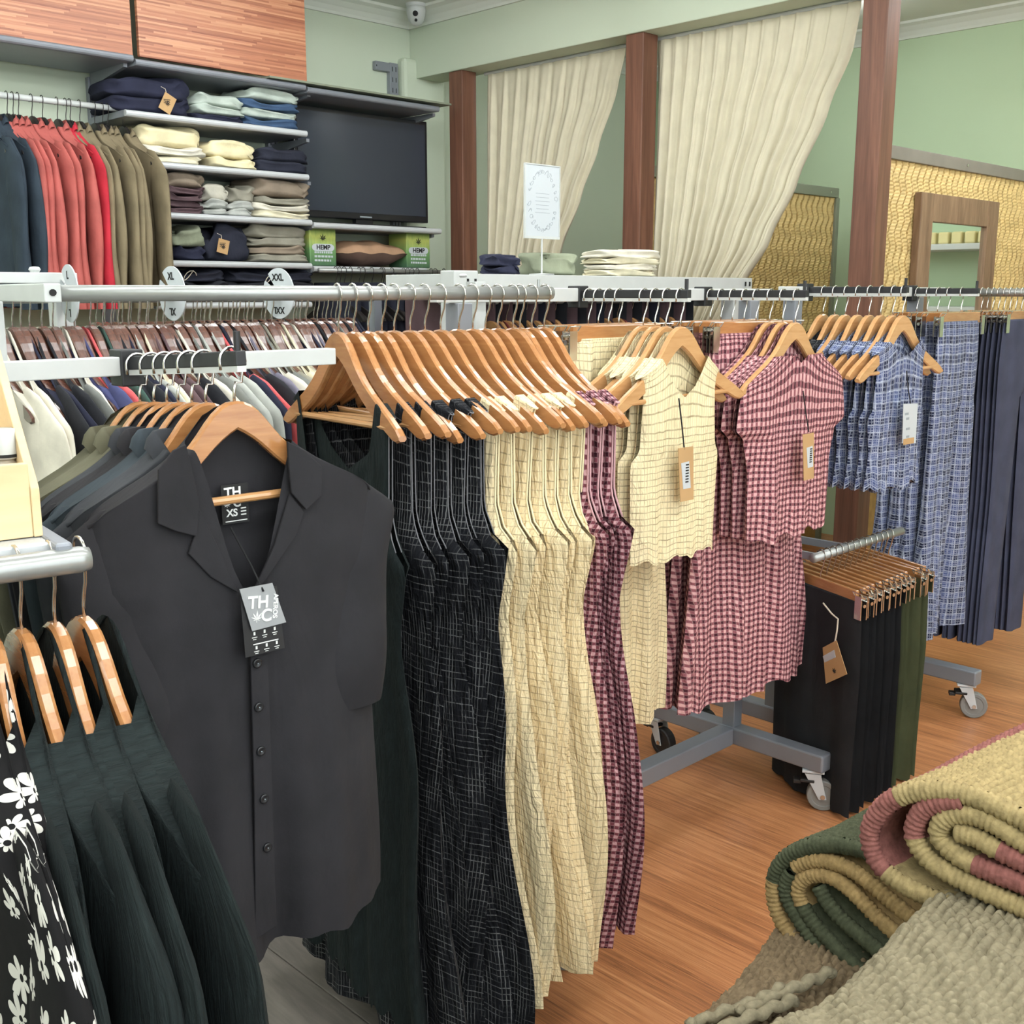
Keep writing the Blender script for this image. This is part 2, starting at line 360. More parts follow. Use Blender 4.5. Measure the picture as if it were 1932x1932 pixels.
# unseen right wall with windows added to brighten the surfaces facing it
WX0, WX1, WZ0, WZ1 = -6.6, -.2, .55, 2.55
mbw = MB().box(-SMAX, BACK, -NMAX - .12, -NMAX, 0, WZ0).box(-SMAX, BACK, -NMAX - .12, -NMAX, WZ1, 2.95).box(-SMAX, WX0, -NMAX - .12, -NMAX, WZ0, WZ1).box(WX1, BACK, -NMAX - .12, -NMAX, WZ0, WZ1)
struct(mbw.build('wall_right', M['wall'], **rm))
gl = bpy.data.materials.new('window_glass'); gl.use_nodes = True; nt = gl.node_tree; nt.nodes.clear()
no_ = nt.nodes.new('ShaderNodeOutputMaterial'); tr_ = nt.nodes.new('ShaderNodeBsdfTransparent'); gs_ = nt.nodes.new('ShaderNodeBsdfGlossy'); mx_ = nt.nodes.new('ShaderNodeMixShader')
gs_.inputs['Roughness'].default_value = .02; mx_.inputs[0].default_value = .06; nt.links.new(tr_.outputs[0], mx_.inputs[1]); nt.links.new(gs_.outputs[0], mx_.inputs[2]); nt.links.new(mx_.outputs[0], no_.inputs[0])
for k in range(4):
    a = WX0 + k * (WX1 - WX0) / 4; b = WX0 + (k + 1) * (WX1 - WX0) / 4
    w_ = MB(); w_.box(a, a + .05, -NMAX - .1, -NMAX - .02, WZ0, WZ1).box(b - .05, b, -NMAX - .1, -NMAX - .02, WZ0, WZ1).box(a + .05, b - .05, -NMAX - .1, -NMAX - .02, WZ0, WZ0 + .05).box(a + .05, b - .05, -NMAX - .1, -NMAX - .02, WZ1 - .05, WZ1)
    wo = struct(w_.build('window_%d' % (k + 1), M['cornice'], **rm))
    MB().box(a + .05, b - .05, -NMAX - .063, -NMAX - .057, WZ0 + .05, WZ1 - .05).build('pane', gl, wo)
    pd = bpy.data.lights.new('window_portal', 'AREA'); pd.shape = 'RECTANGLE'; pd.size = b - a - .1; pd.size_y = WZ1 - WZ0 - .1; pd.cycles.is_portal = True
    po = bpy.data.objects.new('window_portal', pd); COL.objects.link(po); pp = C0 + uV * ((a + b) / 2) + vV * (NMAX + .05); po.location = (pp.x, pp.y, (WZ0 + WZ1) / 2); po.rotation_euler = (R(-90), 0, TH_U + math.pi)
struct(MB().box(-SMAX, BACK + .1, -NMAX, .1, 2.78, 2.9).build('ceiling', M['ceil'], **rm))
# bulkhead across the fitting rooms, its corner pier
struct(MB().box(0, .17, -NMAX, 0, 2.465, 2.79).build('trim_1', M['wall'], bevel=.004, **rm))
struct(MB().box(-.08, .2, -.05, .02, 0, 2.56).build('trim_2', M['wall'], bevel=.02, **rm))
def cornice(name, fn, n=10):                   # cove section swept on a line
    pr = [(0, 0), (0, .018), (.012, .03), (.03, .042), (.05, .06), (.062, .078), (.066, .088), (.085, .09), (.1, .09)]
    return fn(pr)
def corn_along_x(name, xa, xb, y, sgn):
    pr = [(0, -.1), (.012, -.1), (.016, -.085), (.03, -.06), (.055, -.034), (.078, -.022), (.082, -.008), (.1, -.006), (.1, 0), (0, 0)]
    mb = MB(); k = len(pr); vs = [(x, y - sgn * a, 2.785 + b * .82) for x in (xa, xb) for a, b in pr]
    mb.add(vs, [(i, (i + 1) % k, (i + 1) % k + k, i + k) for i in range(k)] + [tuple(range(k))[::-1], tuple(range(k, 2 * k))])
    return struct(mb.build(name, M['cornice'], **rm))
def corn_along_y(name, ya, yb, x):
    pr = [(0, -.1), (.012, -.1), (.016, -.085), (.03, -.06), (.055, -.034), (.078, -.022), (.082, -.008), (.1, -.006), (.1, 0), (0, 0)]
    mb = MB(); k = len(pr); vs = [(x - a, y, 2.785 + b * .82) for y in (ya, yb) for a, b in pr]
    mb.add(vs, [(i, (i + 1) % k, (i + 1) % k + k, i + k) for i in range(k)] + [tuple(range(k))[::-1], tuple(range(k, 2 * k))])
    return struct(mb.build(name, M['cornice'], **rm))
corn_along_x('trim_3', -SMAX, 0, 0, 1); corn_along_y('trim_4', -NMAX, 0, 0); corn_along_y('trim_5', -NMAX, 0, BACK); corn_along_x('trim_6', .17, BACK, 0, 1)

# ceiling lamps of the shop (unseen battens, box shape chosen to throw light sideways)
M['lamp'] = NB('lamp_diffuser', .5).m
_b = M['lamp'].node_tree.nodes['Principled BSDF']; _b.inputs['Emission Color'].default_value = LAMP_COL + (1,); _b.inputs['Emission Strength'].default_value = LAMP_POWER
lamps = []
def lamp(s, n, idx, where, k=1.0):
    p = room(s, n, 2.78)
    t = thing('ceiling_light', 'long white fluorescent ceiling batten ' + where, 'light', p, TH_U, 'shop ceiling lights')
    MB().box(-.6 * k, .6 * k, -.07, .07, -.115, -.035).build('diffuser', M['lamp'], t)
    MB().box(-.62 * k, .62 * k, -.05, .05, -.034, 0).build('housing', M['white_metal'], t)
rows = ['nearest the fitting rooms', 'in the second row', 'in the third row', 'in the fourth row', 'in the fifth row']
for i, s in enumerate((1.3, 2.8, 4.3, 5.8)):
    for j, n in enumerate((1.45, 2.95, 4.45, 5.95, 7.3)):
        lamp(s, n, 0, rows[i] + ', ' + ORD[j] + ' from the shelf wall')
lamp(-1.1, 1.6, 0, 'inside the fitting room with the cream curtain', .45); lamp(-1.1, 4.6, 0, 'inside the fitting room beside the woven screen', .9); lamp(-.75, 3.1, 0, 'inside the fitting room with the mirror', .9)

# security camera in the corner
p = at_plane(785, 20, (C0.x + .11, C0.y - .14), U)
t = thing('security_camera', 'white dome security camera on the cornice in the corner', 'camera', p, R(-8))
MB().lathe([(.052, .05), (.052, .035), (.05, .02), (.046, .015)], 20).build('base', M['white_metal'], t, smooth=True)
MB().lathe([(.046, .018), (.047, .0), (.045, -.02), (.038, -.045), (.026, -.062), (.012, -.069), (.002, -.07)], 24).build('dome', M['white_metal'], t, smooth=True)
ey = MB(); ey.lathe([(.013, 0), (.013, .006), (.006, .009)], 14); e = ey.build('lens', M['ink'], t); e.location = (.006, -.04, -.022); e.rotation_euler = (R(100), 0, 0)
e2 = MB().lathe([(.007, 0), (.007, .005), (.003, .006)], 12).build('infrared_led', M['ink'], t); e2.location = (.007, -.034, -.05); e2.rotation_euler = (R(125), 0, 0)

# timber posts under the bulkhead
vb = Vector(V)
def post(px, wpx, label):
    q = on_line(px, (C0.x + .0 + U[0] * .06, C0.y + U[1] * .06), V)
    t = MB().box(-.048, .048, -.048, .048, 0, 2.466).build('timber_post', M['post'], bevel=.004, loc=(q[0], q[1], 0), rz=TH_U)
    tag(t, label, 'post', 'fitting room posts'); return q
PQ = [post(876, 36, 'slim brown timber post left of both curtains'), post(1201, 42, 'brown timber post standing between the two cream curtains'), post(1632, 50, 'thick brown timber post right of the wide cream curtain')]

# curtains
def curtain(top_l, top_r, edge, label, off, npl, seed, ytop, ybot_z=.25):
    rnd = random.Random(seed); o = (C0.x + U[0] * off, C0.y + U[1] * off)
    xl, zt = plane_local(top_l[0], top_l[1], o, V); xr, zt2 = plane_local(top_r[0], top_r[1], o, V)
    zt = 2.47
    ed = sorted([plane_local(a, b, o, V)[::-1] for a, b in edge], reverse=True)   # (z, x)
    ez = [(-z, x) for z, x in ed]
    ph = [rnd.uniform(0, 6.28) for _ in range(6)]
    def fn(u_, v_):
        z = zt - (zt - ybot_z) * v_; xe = tab(ez, -z) if z < ed[0][0] else xr
        if z >= ed[0][0]: xe = xr
        w = xe - xl; g = (xr - xl) / max(w, .08)
        amp = (.010 + .007 * min(g - 1, 2.5)) * (.25 + .75 * sm(v_, 0, .12))
        y = amp * (math.sin(2 * math.pi * npl * u_ + ph[0] + .8 * math.sin(5 * u_ + ph[1])) + .5 * math.sin(2 * math.pi * npl * 2.3 * u_ + ph[2] + v_ * 1.5))
        x = xl + w * (u_ + .006 * math.sin(2 * math.pi * npl * u_ + 1))
        zz = z + (.006 * math.sin(2 * math.pi * npl * u_) if v_ == 0 else 0)
        return (x, y, zz)
    mb = MB().grid(fn, npl * 14, 60)
    t = thing('curtain', label, 'curtain', (o[0], o[1], 0), math.atan2(V[1], V[0]), 'fitting room curtains')
    c = mb.build('cloth', M['f_curt'], t, smooth=True); m = c.modifiers.new('thick', 'SOLIDIFY'); m.thickness = .002
    MB().tube([(xl - .02, 0, 2.458), (xr + .02, 0, 2.458)], .008, 10).build('curtain_rod', M['white_metal'], t)
curtain((920, 135), (1180, 87), [(1180, 92), (1165, 170), (1130, 280), (1098, 370), (1060, 470), (1035, 545), (1000, 700), (990, 800), (1000, 1000)], 'narrower cream curtain on the left, tied back behind the paper sign', .14, 9, 5, 130)
curtain((1240, 75), (1622, 15), [(1620, 22), (1608, 85), (1560, 205), (1500, 345), (1450, 450), (1395, 545), (1340, 660), (1325, 760), (1340, 1000)], 'wide cream curtain swept to the left beside the thick post', .14, 13, 8, 60)

# woven bamboo screens behind the curtains
def woven(label, o, xa, xb, ztop, strip, seed, capmat):
    t = thing('woven_screen', label, 'screen', (o[0], o[1], 0), TH_U, 'woven bamboo screens')
    nx = int((xb - xa) / .0085); nz = int((ztop - .9) / .007)
    def tri(q): q = q % 1; return abs(q * 2 - 1)
    def fn(a, b):
        x = xa + (xb - xa) * a; z = .9 + (ztop - .9) * b
        q = x / .052 + .22 * math.sin(z / .0085 * .5) + .1 * math.sin(z * 9)
        return (x, -.004 - .007 * tri(q) - .0025 * tri(z / .014 + math.floor(q * 2) * .5), z)
    g = MB().grid(fn, nx, nz); g.mi = []
    for j in range(nz):
        for i in range(nx):
            x = xa + (xb - xa) * (i + .5) / nx; z = .9 + (ztop - .9) * (j + .5) / nz
            q = x / .052 + .22 * math.sin(z / .0085 * .5) + .1 * math.sin(z * 9); g.mi.append(1 if (q % 1) < .42 else 0)
    stuff(g.build('weave', [M['weave'], M['weave2']], t))
    MB().box(xa, xb, 0, .02, 0, ztop).build('backing_board', M['weave2'], t)
    MB().box(xa - .01, xb + .01, -.022, .026, ztop, ztop + .05).build('top_rail', M[capmat], t, bevel=.003)
    MB().box(xb - .012, xb + .022, -.022, .026, 0, ztop).build('end_rail', M[capmat], t, bevel=.003)
    for k in range(3):
        xx = xa + .08 + k * (xb - xa - .16) / 2
        e = MB().lathe([(.006, 0), (.006, .003), (.003, .004)], 10).build('screw', M['chrome'], t); e.location = (xx, -.022, ztop + .025); e.rotation_euler = (R(90), 0, 0)
    return t
def uloc(px, py, o): x, z = plane_local(px, py, o, U); return x, z
oR = (1.32, 4.35)
woven('large woven bamboo screen carrying the framed mirror on the right', oR, .05, 1.63, 1.905, .05, 1, 'strip2')
o2 = (.6, 5.1)
woven('woven bamboo screen seen behind the wide cream curtain', o2, -.02, uloc(1575, 358, o2)[0], 1.9, .05, 2, 'strip')
# mirror in weathered frame
mx0, mz1 = uloc(1720, 363, oR); mx1, _ = uloc(1868, 380, oR); gx0, gz1 = uloc(1742, 395, oR); gx1, _ = uloc(1849, 405, oR)
t = thing('wall_mirror', 'tall mirror in a weathered wooden frame hung on the woven screen', 'mirror', (oR[0], oR[1], 0), TH_U)
wf = gx0 - mx0
MB().box(mx0, mx0 + wf, -.045, -.014, .75, mz1).build('frame_board', M['frame'], t, bevel=.003)
MB().box(mx1 - wf, mx1, -.045, -.014, .75, mz1).build('frame_board', M['frame'], t, bevel=.003)
MB().box(mx0 + wf, mx1 - wf, -.044, -.014, mz1 - wf, mz1).build('frame_board', M['frame'], t, bevel=.003)
MB().box(mx0 + wf, mx1 - wf, -.044, -.014, .75, .75 + wf).build('frame_board', M['frame'], t, bevel=.003)
MB().box(mx0 + wf - .005, mx1 - wf + .005, -.03, -.024, .75 + wf - .005, mz1 - wf + .005).build('glass', M['mirror'], t)
# side wall of the fitting room, with the shelf of soaps the mirror shows
t = thing('soap_shelf', 'white shelf of pale soap bars reflected in the mirror', 'shelf', (C0.x + U[0] * BACK + V[0] * 3.1, C0.y + U[1] * BACK + V[1] * 3.1, 1.64), TH_U)
MB().box(-.26, 0, -.7, .7, -.03, 0).build('board', M['white_metal'], t, bevel=.003)
MB().box(-.22, 0, -.7, .7, -.34, -.31).build('board', M['white_metal'], t, bevel=.003)
M['soap'] = plain('soap_cream', (222, 206, 150), .5)
for k in range(16):
    so = MB().box(-.025, .025, -.028, .028, 0, .06).build('soap_bar', M['soap'], bevel=.008, loc=(C0.x + U[0] * (BACK - .18) + V[0] * (2.55 + k * .068), C0.y + U[1] * (BACK - .18) + V[1] * (2.55 + k * .068), 1.641), rz=TH_U)
    tag(so, 'pale soap bar %s from the left on the mirrored shelf' % ORD[k], 'soap', 'soap bars on the mirrored shelf')

# ================================================================== WALL SHELVING (frame: x along the wall to the right, -y out into the shop)
def wl(px, py, n):                               # local x, z on a plane standing n out from the shelf wall
    o = (C0.x + V[0] * n, C0.y + V[1] * n)
    p = at_plane(px, py, o, U); return ((p.x - C0.x) * U[0] + (p.y - C0.y) * U[1], p.z)
WR = dict(loc=(C0.x, C0.y, 0), rz=TH_U)
def wpos(x, y, z): p = C0 + uV * x - vV * y; return Vector((p.x, p.y, z))
def wthing(name, label, cat, x, y, z, group=None, rz=0): return thing(name, label, cat, wpos(x, y, z), TH_U + rz, group)
def upright(px, pz0, ztop, label):
    x, _ = wl(px, pz0, .03)
    t = wthing('slotted_upright', label, 'upright', x, 0, 0, 'wall shelf uprights')
    MB().box(-.026, .026, -.03, -.002, .05, ztop).build('channel', M['steel_d'], t, bevel=.002)
    for k in range(int((ztop - 1.5) / .05)):
        z = ztop - .03 - k * .05
        for s in (-1, 1): MB().box(s * .011 - .002, s * .011 + .002, -.0308, -.0295, z - .011, z + .011).build('slot', M['ink'], t)
    return x
ux = [upright(181, 200, 2.26, 'slotted steel wall upright beside the hanging jackets'), upright(516, 290, 2.26, 'slotted steel wall upright hidden behind the folded piles'), upright(744, 150, 2.525, 'slotted steel wall upright rising above the television shelf')]
t = wthing('wall_bracket', 'small grey angle bracket fixed at the top of the right upright', 'bracket', ux[2], 0, 2.5)
MB().box(-.115, -.026, -.03, -.004, -.02, .022).build('plate', M['steel_d'], t, bevel=.002)
MB().box(-.112, -.108, -.0315, -.029, -.004, .004).build('bolt', M['ink'], t)
def shelf(label, pxa, pya, pxb, pyb, n, th=.026, mat='steel', lip=.013, brackets=()):
    xa, za = wl(pxa, pya, n); xb, zb = wl(pxb, pyb, n); z = (za + zb) / 2
    t = wthing('wall_shelf', label, 'shelf', (xa + xb) / 2, 0, z, 'metal wall shelves'); h = (xb - xa) / 2 - .002
    MB().box(-h, h, -n + lip, -.034, -th, 0).build('tray', M['steel_d'], t, bevel=.002)
    MB().tube([(-h, -n + lip * .6, -lip), (h, -n + lip * .6, -lip)], lip, 12).build('front_lip', M[mat], t, smooth=False)
    for b in brackets:
        xx = b - (xa + xb) / 2
        m = MB(); m.prism([(-.0, 0), (.0, 0)], 0, 0) if False else None
        q = MB(); q.add([(xx + s, y, zz) for s in (-.008, .008) for y, zz in ((-.03, -th), (-n + .05, -th), (-n + .05, -th - .014), (-.06, -th - .05), (-.03, -th - .09))],
                        [(0, 1, 2, 3, 4), (9, 8, 7, 6, 5), (0, 5, 6, 1), (1, 6, 7, 2), (2, 7, 8, 3), (3, 8, 9, 4), (4, 9, 5, 0)])
        q.build('bracket', M['steel_d'], t)
    return xa, xb, z
S1 = [shelf('long top metal shelf section above the hanging jackets', -170, 33, 252, 107, .38, mat='steel_d', brackets=(ux[0] - .01,)),
      shelf('middle section of the top metal shelf under the wooden panel', 254, 107, 577, 161, .38, mat='steel_d', brackets=(ux[1],)),
      shelf('right end section of the top metal shelf above the television', 579, 161, 829, 202, .38, mat='steel_d', brackets=(ux[2],))]
ZT = S1[1][2]
SH = {2: shelf('metal shelf holding the navy pile and the blue jeans piles', 236, 205, 580, 247, .36, brackets=(ux[1],)),
      3: shelf('metal shelf holding the two cream trouser piles', 268, 299, 583, 331, .36, brackets=(ux[1],)),
      4: shelf('metal shelf with mauve and striped folded piles', 290, 397, 589, 416, .36, brackets=(ux[1],))}
SH4b = shelf('metal shelf carrying the black television', 591, 416, 833, 434, .36, brackets=(ux[2],))
SH[5] = shelf('lowest metal shelf with grey, navy and taupe folded piles', 296, 486, 589, 500, .36, brackets=(ux[1],))
SH5b = shelf('shelf with the two hemp soil packs and the brown cushion', 591, 500, 806, 507, .33, brackets=(ux[2],))
# dark glass sheet lying on the top shelf end
tag(MB().box(S1[2][0] - .2, S1[2][1] + .06, -.40, -.05, ZT + .001, ZT + .009).build('shelf_board', M['strip'], loc=WR['loc'], rz=TH_U), 'thin dark board lying on the right end of the top shelf', 'board')
# wood veneer panels standing on the top shelf
M['veneer'] = strips('panel_teak_strips', (138, 82, 62), (180, 118, 88), (208, 154, 118), w=.0068, l=.3)
for a, b, lab in ((-150, 255, 'reddish striped timber panel on the top shelf at far left'), (262, 581, 'orange brown striped timber panel beside the corner on the top shelf')):
    xa, _ = wl(a, 60, .37); xb, _ = wl(b, 120, .37)
    tag(MB().box(0, xb - xa - .004, -.365, -.345, 0, .47).build('timber_backdrop', M['veneer'], bevel=.002, loc=wpos(xa, 0, ZT + .012), rz=TH_U), lab, 'panel', 'timber display panels')
# television
xa, z0 = wl(560, 415, .2); xb, _ = wl(808, 418, .2); _, z1 = wl(806, 230, .2)
t = wthing('television', 'large black flat screen television standing on the wall shelf', 'television', (xa + xb) / 2, -.2, SH4b[2]); h = (xb - xa) / 2; hh = z1 - SH4b[2]
MB().box(-h, h, 0, .05, .035, hh).build('housing', M['tvb'], t, bevel=.004)
MB().box(-h + .018, h - .018, -.003, .002, .065, hh - .02).build('screen', M['tv'], t)
MB().box(-.035, .035, -.003, 0, .044, .05).build('maker_badge', M['inkg'], t)
MB().box(-.2, .34, -.05, .09, .001, .012).build('foot', M['tvb'], t, bevel=.003)
MB().box(-.05, .05, .01, .04, .012, .05).build('neck', M['tvb'], t)

# folded clothes --------------------------------------------------
def fold_mesh(w, d, h, seed, mat):
    rnd = random.Random(seed); ph = [rnd.uniform(0, 6.28) for _ in range(8)]; mb = MB(); nu, nv = 44, 14; vs = []
    for j in range(nv + 1):
        b = -math.pi / 2 + math.pi * j / nv
        cz = math.sin(b); cr = abs(math.cos(b)) ** .55
        for i in range(nu):
            a = 2 * math.pi * i / nu; c, s = math.cos(a), math.sin(a)
            x = w / 2 * math.copysign(abs(c) ** .4, c) * (.9 + .1 * cr) * (cr if cr < .5 else .5 + .5 * cr); y = d / 2 * math.copysign(abs(s) ** .4, s) * (cr if cr < .5 else .5 + .5 * cr)
            pin = 1 - .09 * math.exp(-(cz / .16) ** 2)
            x *= pin; y *= pin
            z = h * (.5 + .5 * math.copysign(abs(cz) ** .6, cz))
            z += (.17 * h * math.sin(3.1 * c + ph[0]) + .13 * h * math.sin(5 * c + 4 * s + ph[1]) + .07 * h * math.sin(9 * c + 7 * s + ph[4])) * sm(cz, -.9, .1)
            x += .008 * math.sin(3 * a + 4 * cz + ph[2]); y += .007 * math.sin(4 * a + 3 * cz + ph[3])
            vs.append((x, y, max(0.0005, z)))
    fs = [(j * nu + i, j * nu + (i + 1) % nu, (j + 1) * nu + (i + 1) % nu, (j + 1) * nu + i) for j in range(nv) for i in range(nu)]
    fs += [tuple(range(nu))[::-1], tuple(range(nv * nu, nv * nu + nu))]
    mb.add(vs, fs); return mb
PILEPOS = {1: ['only'], 2: ['bottom', 'top'], 3: ['bottom', 'middle', 'top'], 4: ['bottom', 'second', 'third', 'top'], 5: ['bottom', 'second', 'third', 'fourth', 'top']}
def pile(pxa, pxb, shelf_k, hs, mats, desc, kind, where, group, dep=.27, seed=0, n=.19):
    z = SH[shelf_k][2] if isinstance(shelf_k, int) else shelf_k; rnd = random.Random(seed)
    xa, _ = wl(pxa, 300, n + .12); xb, _ = wl(pxb, 300, n + .12); zz = z + .0008; res = []
    for k, h in enumerate(hs):
        w = (xb - xa) * rnd.uniform(.93, 1.0); mb = fold_mesh(w, dep * rnd.uniform(.94, 1), h, seed * 31 + k, None)
        lab = '%s folded %s%s' % (PILEPOS[len(hs)][k], desc, where) if len(hs) > 1 else 'folded %s%s' % (desc, where)
        o = mb.build('folded_' + kind, M[mats[k % len(mats)]], smooth=True, loc=wpos((xa + xb) / 2 + rnd.uniform(-.009, .009), -n - rnd.uniform(-.004, .014), zz), rz=TH_U + rnd.uniform(-.06, .06))
        tag(o, lab, 'clothes', group); res.append(o); zz += h * .93
    return res, (xa + xb) / 2, zz
def card_tag(px, py, n, w, h, rot, label_parent, string=True, col='kraft'):
    x, z = wl(px, py, n); inv = (wpos(x, -n, z) - label_parent.location); a = -label_parent.rotation_euler.z
    lx = inv.x * math.cos(a) - inv.y * math.sin(a); ly = inv.x * math.sin(a) + inv.y * math.cos(a)
    c, s = math.cos(rot), math.sin(rot); poly = [(c * q - s * r, s * q + c * r) for q, r in ((-w / 2, -h / 2), (w / 2, -h / 2), (w / 2, h / 2), (-w / 2, h / 2))]
    o = MB().prism(poly, -.0012, .0012).build('hang_tag', M[col], label_parent, loc=(lx, ly, inv.z)); o['label'] = 'kraft card swing tag'
    lf = leaf_mesh(.018); q = lf.build('print', M['ink'], o); q.location = (0, -.002, -.006)
    for k in range(3): MB().box(-.016, .012 - k * .004, -.0018, -.0012, .012 - k * .006, .0145 - k * .006).build('print', M['ink'], o)
    if string: MB().tube([(poly[3][0] * .3, .0, h * .55), (0, .012, h * .8), (-.01, .03, h * .95)], .0012, 5).build('string', M['string'], o)
    return o
def leaf_mesh(r, y0=-.0006, y1=0):
    mb = MB()
    for a, l in ((90, 1), (52, .92), (128, .92), (18, .72), (162, .72), (-20, .45), (200, .45)):
        t = R(a); d = (math.cos(t), math.sin(t)); n = (-d[1], d[0]); w = .11 * l * r
        mb.prism([(0, 0), (d[0] * r * l * .5 + n[0] * w * -1.0, d[1] * r * l * .5 + n[1] * w * -1.0), (d[0] * r * l, d[1] * r * l), (d[0] * r * l * .5 + n[0] * w, d[1] * r * l * .5 + n[1] * w)], y0, y1)
    mb.prism([(-.03 * r, -.35 * r), (.03 * r, -.35 * r), (.03 * r, 0), (-.03 * r, 0)], y0, y1)
    return mb
g2 = 'folded clothes on the upper wall shelf'
r, _, _ = pile(212, 372, 2, [.062, .075], ['navy'], 'navy jumper', 'jumper', ' in the tagged navy pile', g2, seed=1); card_tag(316, 195, .345, .052, .07, R(-28), r[1])
pile(373, 470, 2, [.03, .034, .05], ['navy', 'sky', 'sky'], 'pale blue garment', 'trousers', ' in the pile beside the navy jumpers', g2, seed=2)
pile(458, 572, 2, [.042, .036, .04, .045], ['indigo', 'sky', 'indigo', 'sky'], 'blue denim garment', 'jeans', ' in the right hand jeans pile', g2, seed=3)
g3 = 'folded clothes on the second wall shelf'
pile(266, 392, 3, [.034, .036, .082], ['cream', 'white', 'ivory'], 'cream trousers', 'trousers', ' in the left cream pile', g3, seed=4)
pile(391, 486, 3, [.045, .065], ['ivory'], 'pale yellow trousers', 'trousers', ' in the pile next to the left cream pile', g3, seed=5)
pile(484, 586, 3, [.05, .055], ['jean'], 'dark navy jeans', 'jeans', ' at the right end above the striped piles', g3, seed=6)
g4 = 'folded clothes on the third wall shelf'
pile(308, 386, 4, [.026, .026, .03, .032, .052], ['mauve', 'mauve', 'mauve', 'mauve', 'taupe'], 'dusty mauve garment', 'shirt', ' in the pile beside the olive jackets', g4, seed=7)
pile(384, 434, 4, [.03, .034, .06], ['lgrey', 'lgrey', 'stripe'], 'white striped garment', 'shirt', ' in the narrow left white pile', g4, seed=8, dep=.24)
pile(430, 482, 4, [.03, .034, .062], ['lgrey', 'lgrey', 'kgrey'], 'white striped garment', 'shirt', ' in the narrow right white pile', g4, seed=9, dep=.24)
pile(476, 590, 4, [.034, .03, .034, .072], ['cream', 'white', 'kgrey', 'taupe'], 'taupe and cream garment', 'jumper', ' in the pile under the dark jeans', g4, seed=10)
g5 = 'folded clothes on the lowest wall shelf'
pile(318, 380, 5, [.06, .07], ['navy', 'sage'], 'grey green jumper', 'jumper', ' in the pile left of the orange tag', g5, seed=11)
r, _, _ = pile(378, 468, 5, [.13], ['jean'], 'navy jacket with an orange kraft tag', 'jacket', '', g5, seed=12); card_tag(421, 465, .35, .05, .058, R(-14), r[0])
pile(464, 582, 5, [.036, .036, .04, .058], ['kgrey', 'taupe', 'kgrey', 'kgrey'], 'taupe garment', 'jumper', ' in the pile beside the hemp pack', g5, seed=13)
# hemp soil packs and cushion on the shelf under the television
kb = NB('hemp_pack_print', .5); oo = kb.sep(kb.coord()); st = kb.noise(kb.coord('Object', (70, 1, 6)), 1, 2)
cbase = kb.ramp(kb.m_('ADD', kb.m_('MULTIPLY', oo[2], 5.5), kb.m_('MULTIPLY', st, .25)), [(.12, srgb(70, 104, 78)), (.5, srgb(108, 150, 92)), (.85, srgb(196, 206, 110)), (1, srgb(150, 176, 96))])
M['pack'] = kb.base(cbase)
def text_mesh(body, size, name='txt', bold=False):
    cu = bpy.data.curves.new(name, 'FONT'); cu.body = body; cu.size = size; cu.align_x = 'CENTER'; cu.align_y = 'CENTER'; cu.extrude = .0004
    if bold: cu.offset = size * .025
    ob = bpy.data.objects.new(name, cu); COL.objects.link(ob); dg = bpy.context.evaluated_depsgraph_get(); me = bpy.data.meshes.new_from_object(ob.evaluated_get(dg))
    bpy.data.objects.remove(ob, do_unlink=True); return me
def text_obj(body, size, mat, parent, loc, rot=(R(90), 0, 0), bold=False, name='lettering'):
    me = text_mesh(body, size, name, bold); me.materials.clear(); me.materials.append(mat); o = link(name, me, parent, loc=loc); o.rotation_euler = rot; return o
def hemp_pack(pxa, pxb, label, n=.3):
    xa, _ = wl(pxa, 460, n); xb, _ = wl(pxb, 460, n); w = xb - xa; hz = .165
    t = wthing('hemp_pack', label, 'package', (xa + xb) / 2, -n, SH5b[2] + .001, 'green hemp packs')
    MB().box(-w / 2, w / 2, 0, .14, 0, hz).build('carton', M['pack'], t, bevel=.004)
    MB().prism([(-w * .28 + .02 * math.cos(k), hz * .5 + .016 * math.sin(k)) for k in [math.pi * .5 + i * math.pi / 8 for i in range(9)]] + [(w * .28 + .02 * math.cos(k), hz * .5 + .016 * math.sin(k)) for k in [-math.pi * .5 + i * math.pi / 8 for i in range(9)]], -.002, 0).build('print', M['paper'], t)
    l = leaf_mesh(.027).build('print', M['ink'], t); l.location = (0, -.001, hz * .72)
    text_obj('HEMP', .03, M['ink'], t, (0, -.0026, hz * .5), bold=True)
    rnd = random.Random(pxa)
    for k in range(3):
        x = -w * .33
        while x < w * .3:
            l2 = rnd.uniform(.006, .016); MB().box(x, min(x + l2, w * .36), -.0012, 0, hz * .34 - k * .018, hz * .34 - k * .018 + .009).build('print', M['paper'], t); x += l2 + .004
hemp_pack(584, 634, 'green hemp pack with white print left of the brown cushion'); hemp_pack(767, 811, 'green hemp pack with white print right of the brown cushion')
xa, _ = wl(641, 470, .3); xb, _ = wl(772, 470, .3)
t = wthing('cushion', 'brown cushion lying between the two green hemp packs', 'cushion', (xa + xb) / 2, -.18, SH5b[2] + .002); w = xb - xa
M['cush'] = cloth('cushion_brown', (108, 86, 76)); M['cush2'] = cloth('cushion_tan', (176, 140, 112))
def cush(u_, v_, s):
    x, y = u_ * 2 - 1, v_ * 2 - 1; e = max(0, (1 - x * x) * (1 - y * y)) ** .42
    return (x * w / 2 * (1 - .06 * y * y), y * .13 * (1 - .06 * x * x), .062 + s * .062 * e + .004 * math.sin(9 * x))
MB().grid(lambda a, b: cush(a, b, 1), 24, 16).build('upper_panel', M['cush2'], t, smooth=True)
MB().grid(lambda a, b: cush(a, 1 - b, -1), 24, 16).build('lower_panel', M['cush'], t, smooth=True)

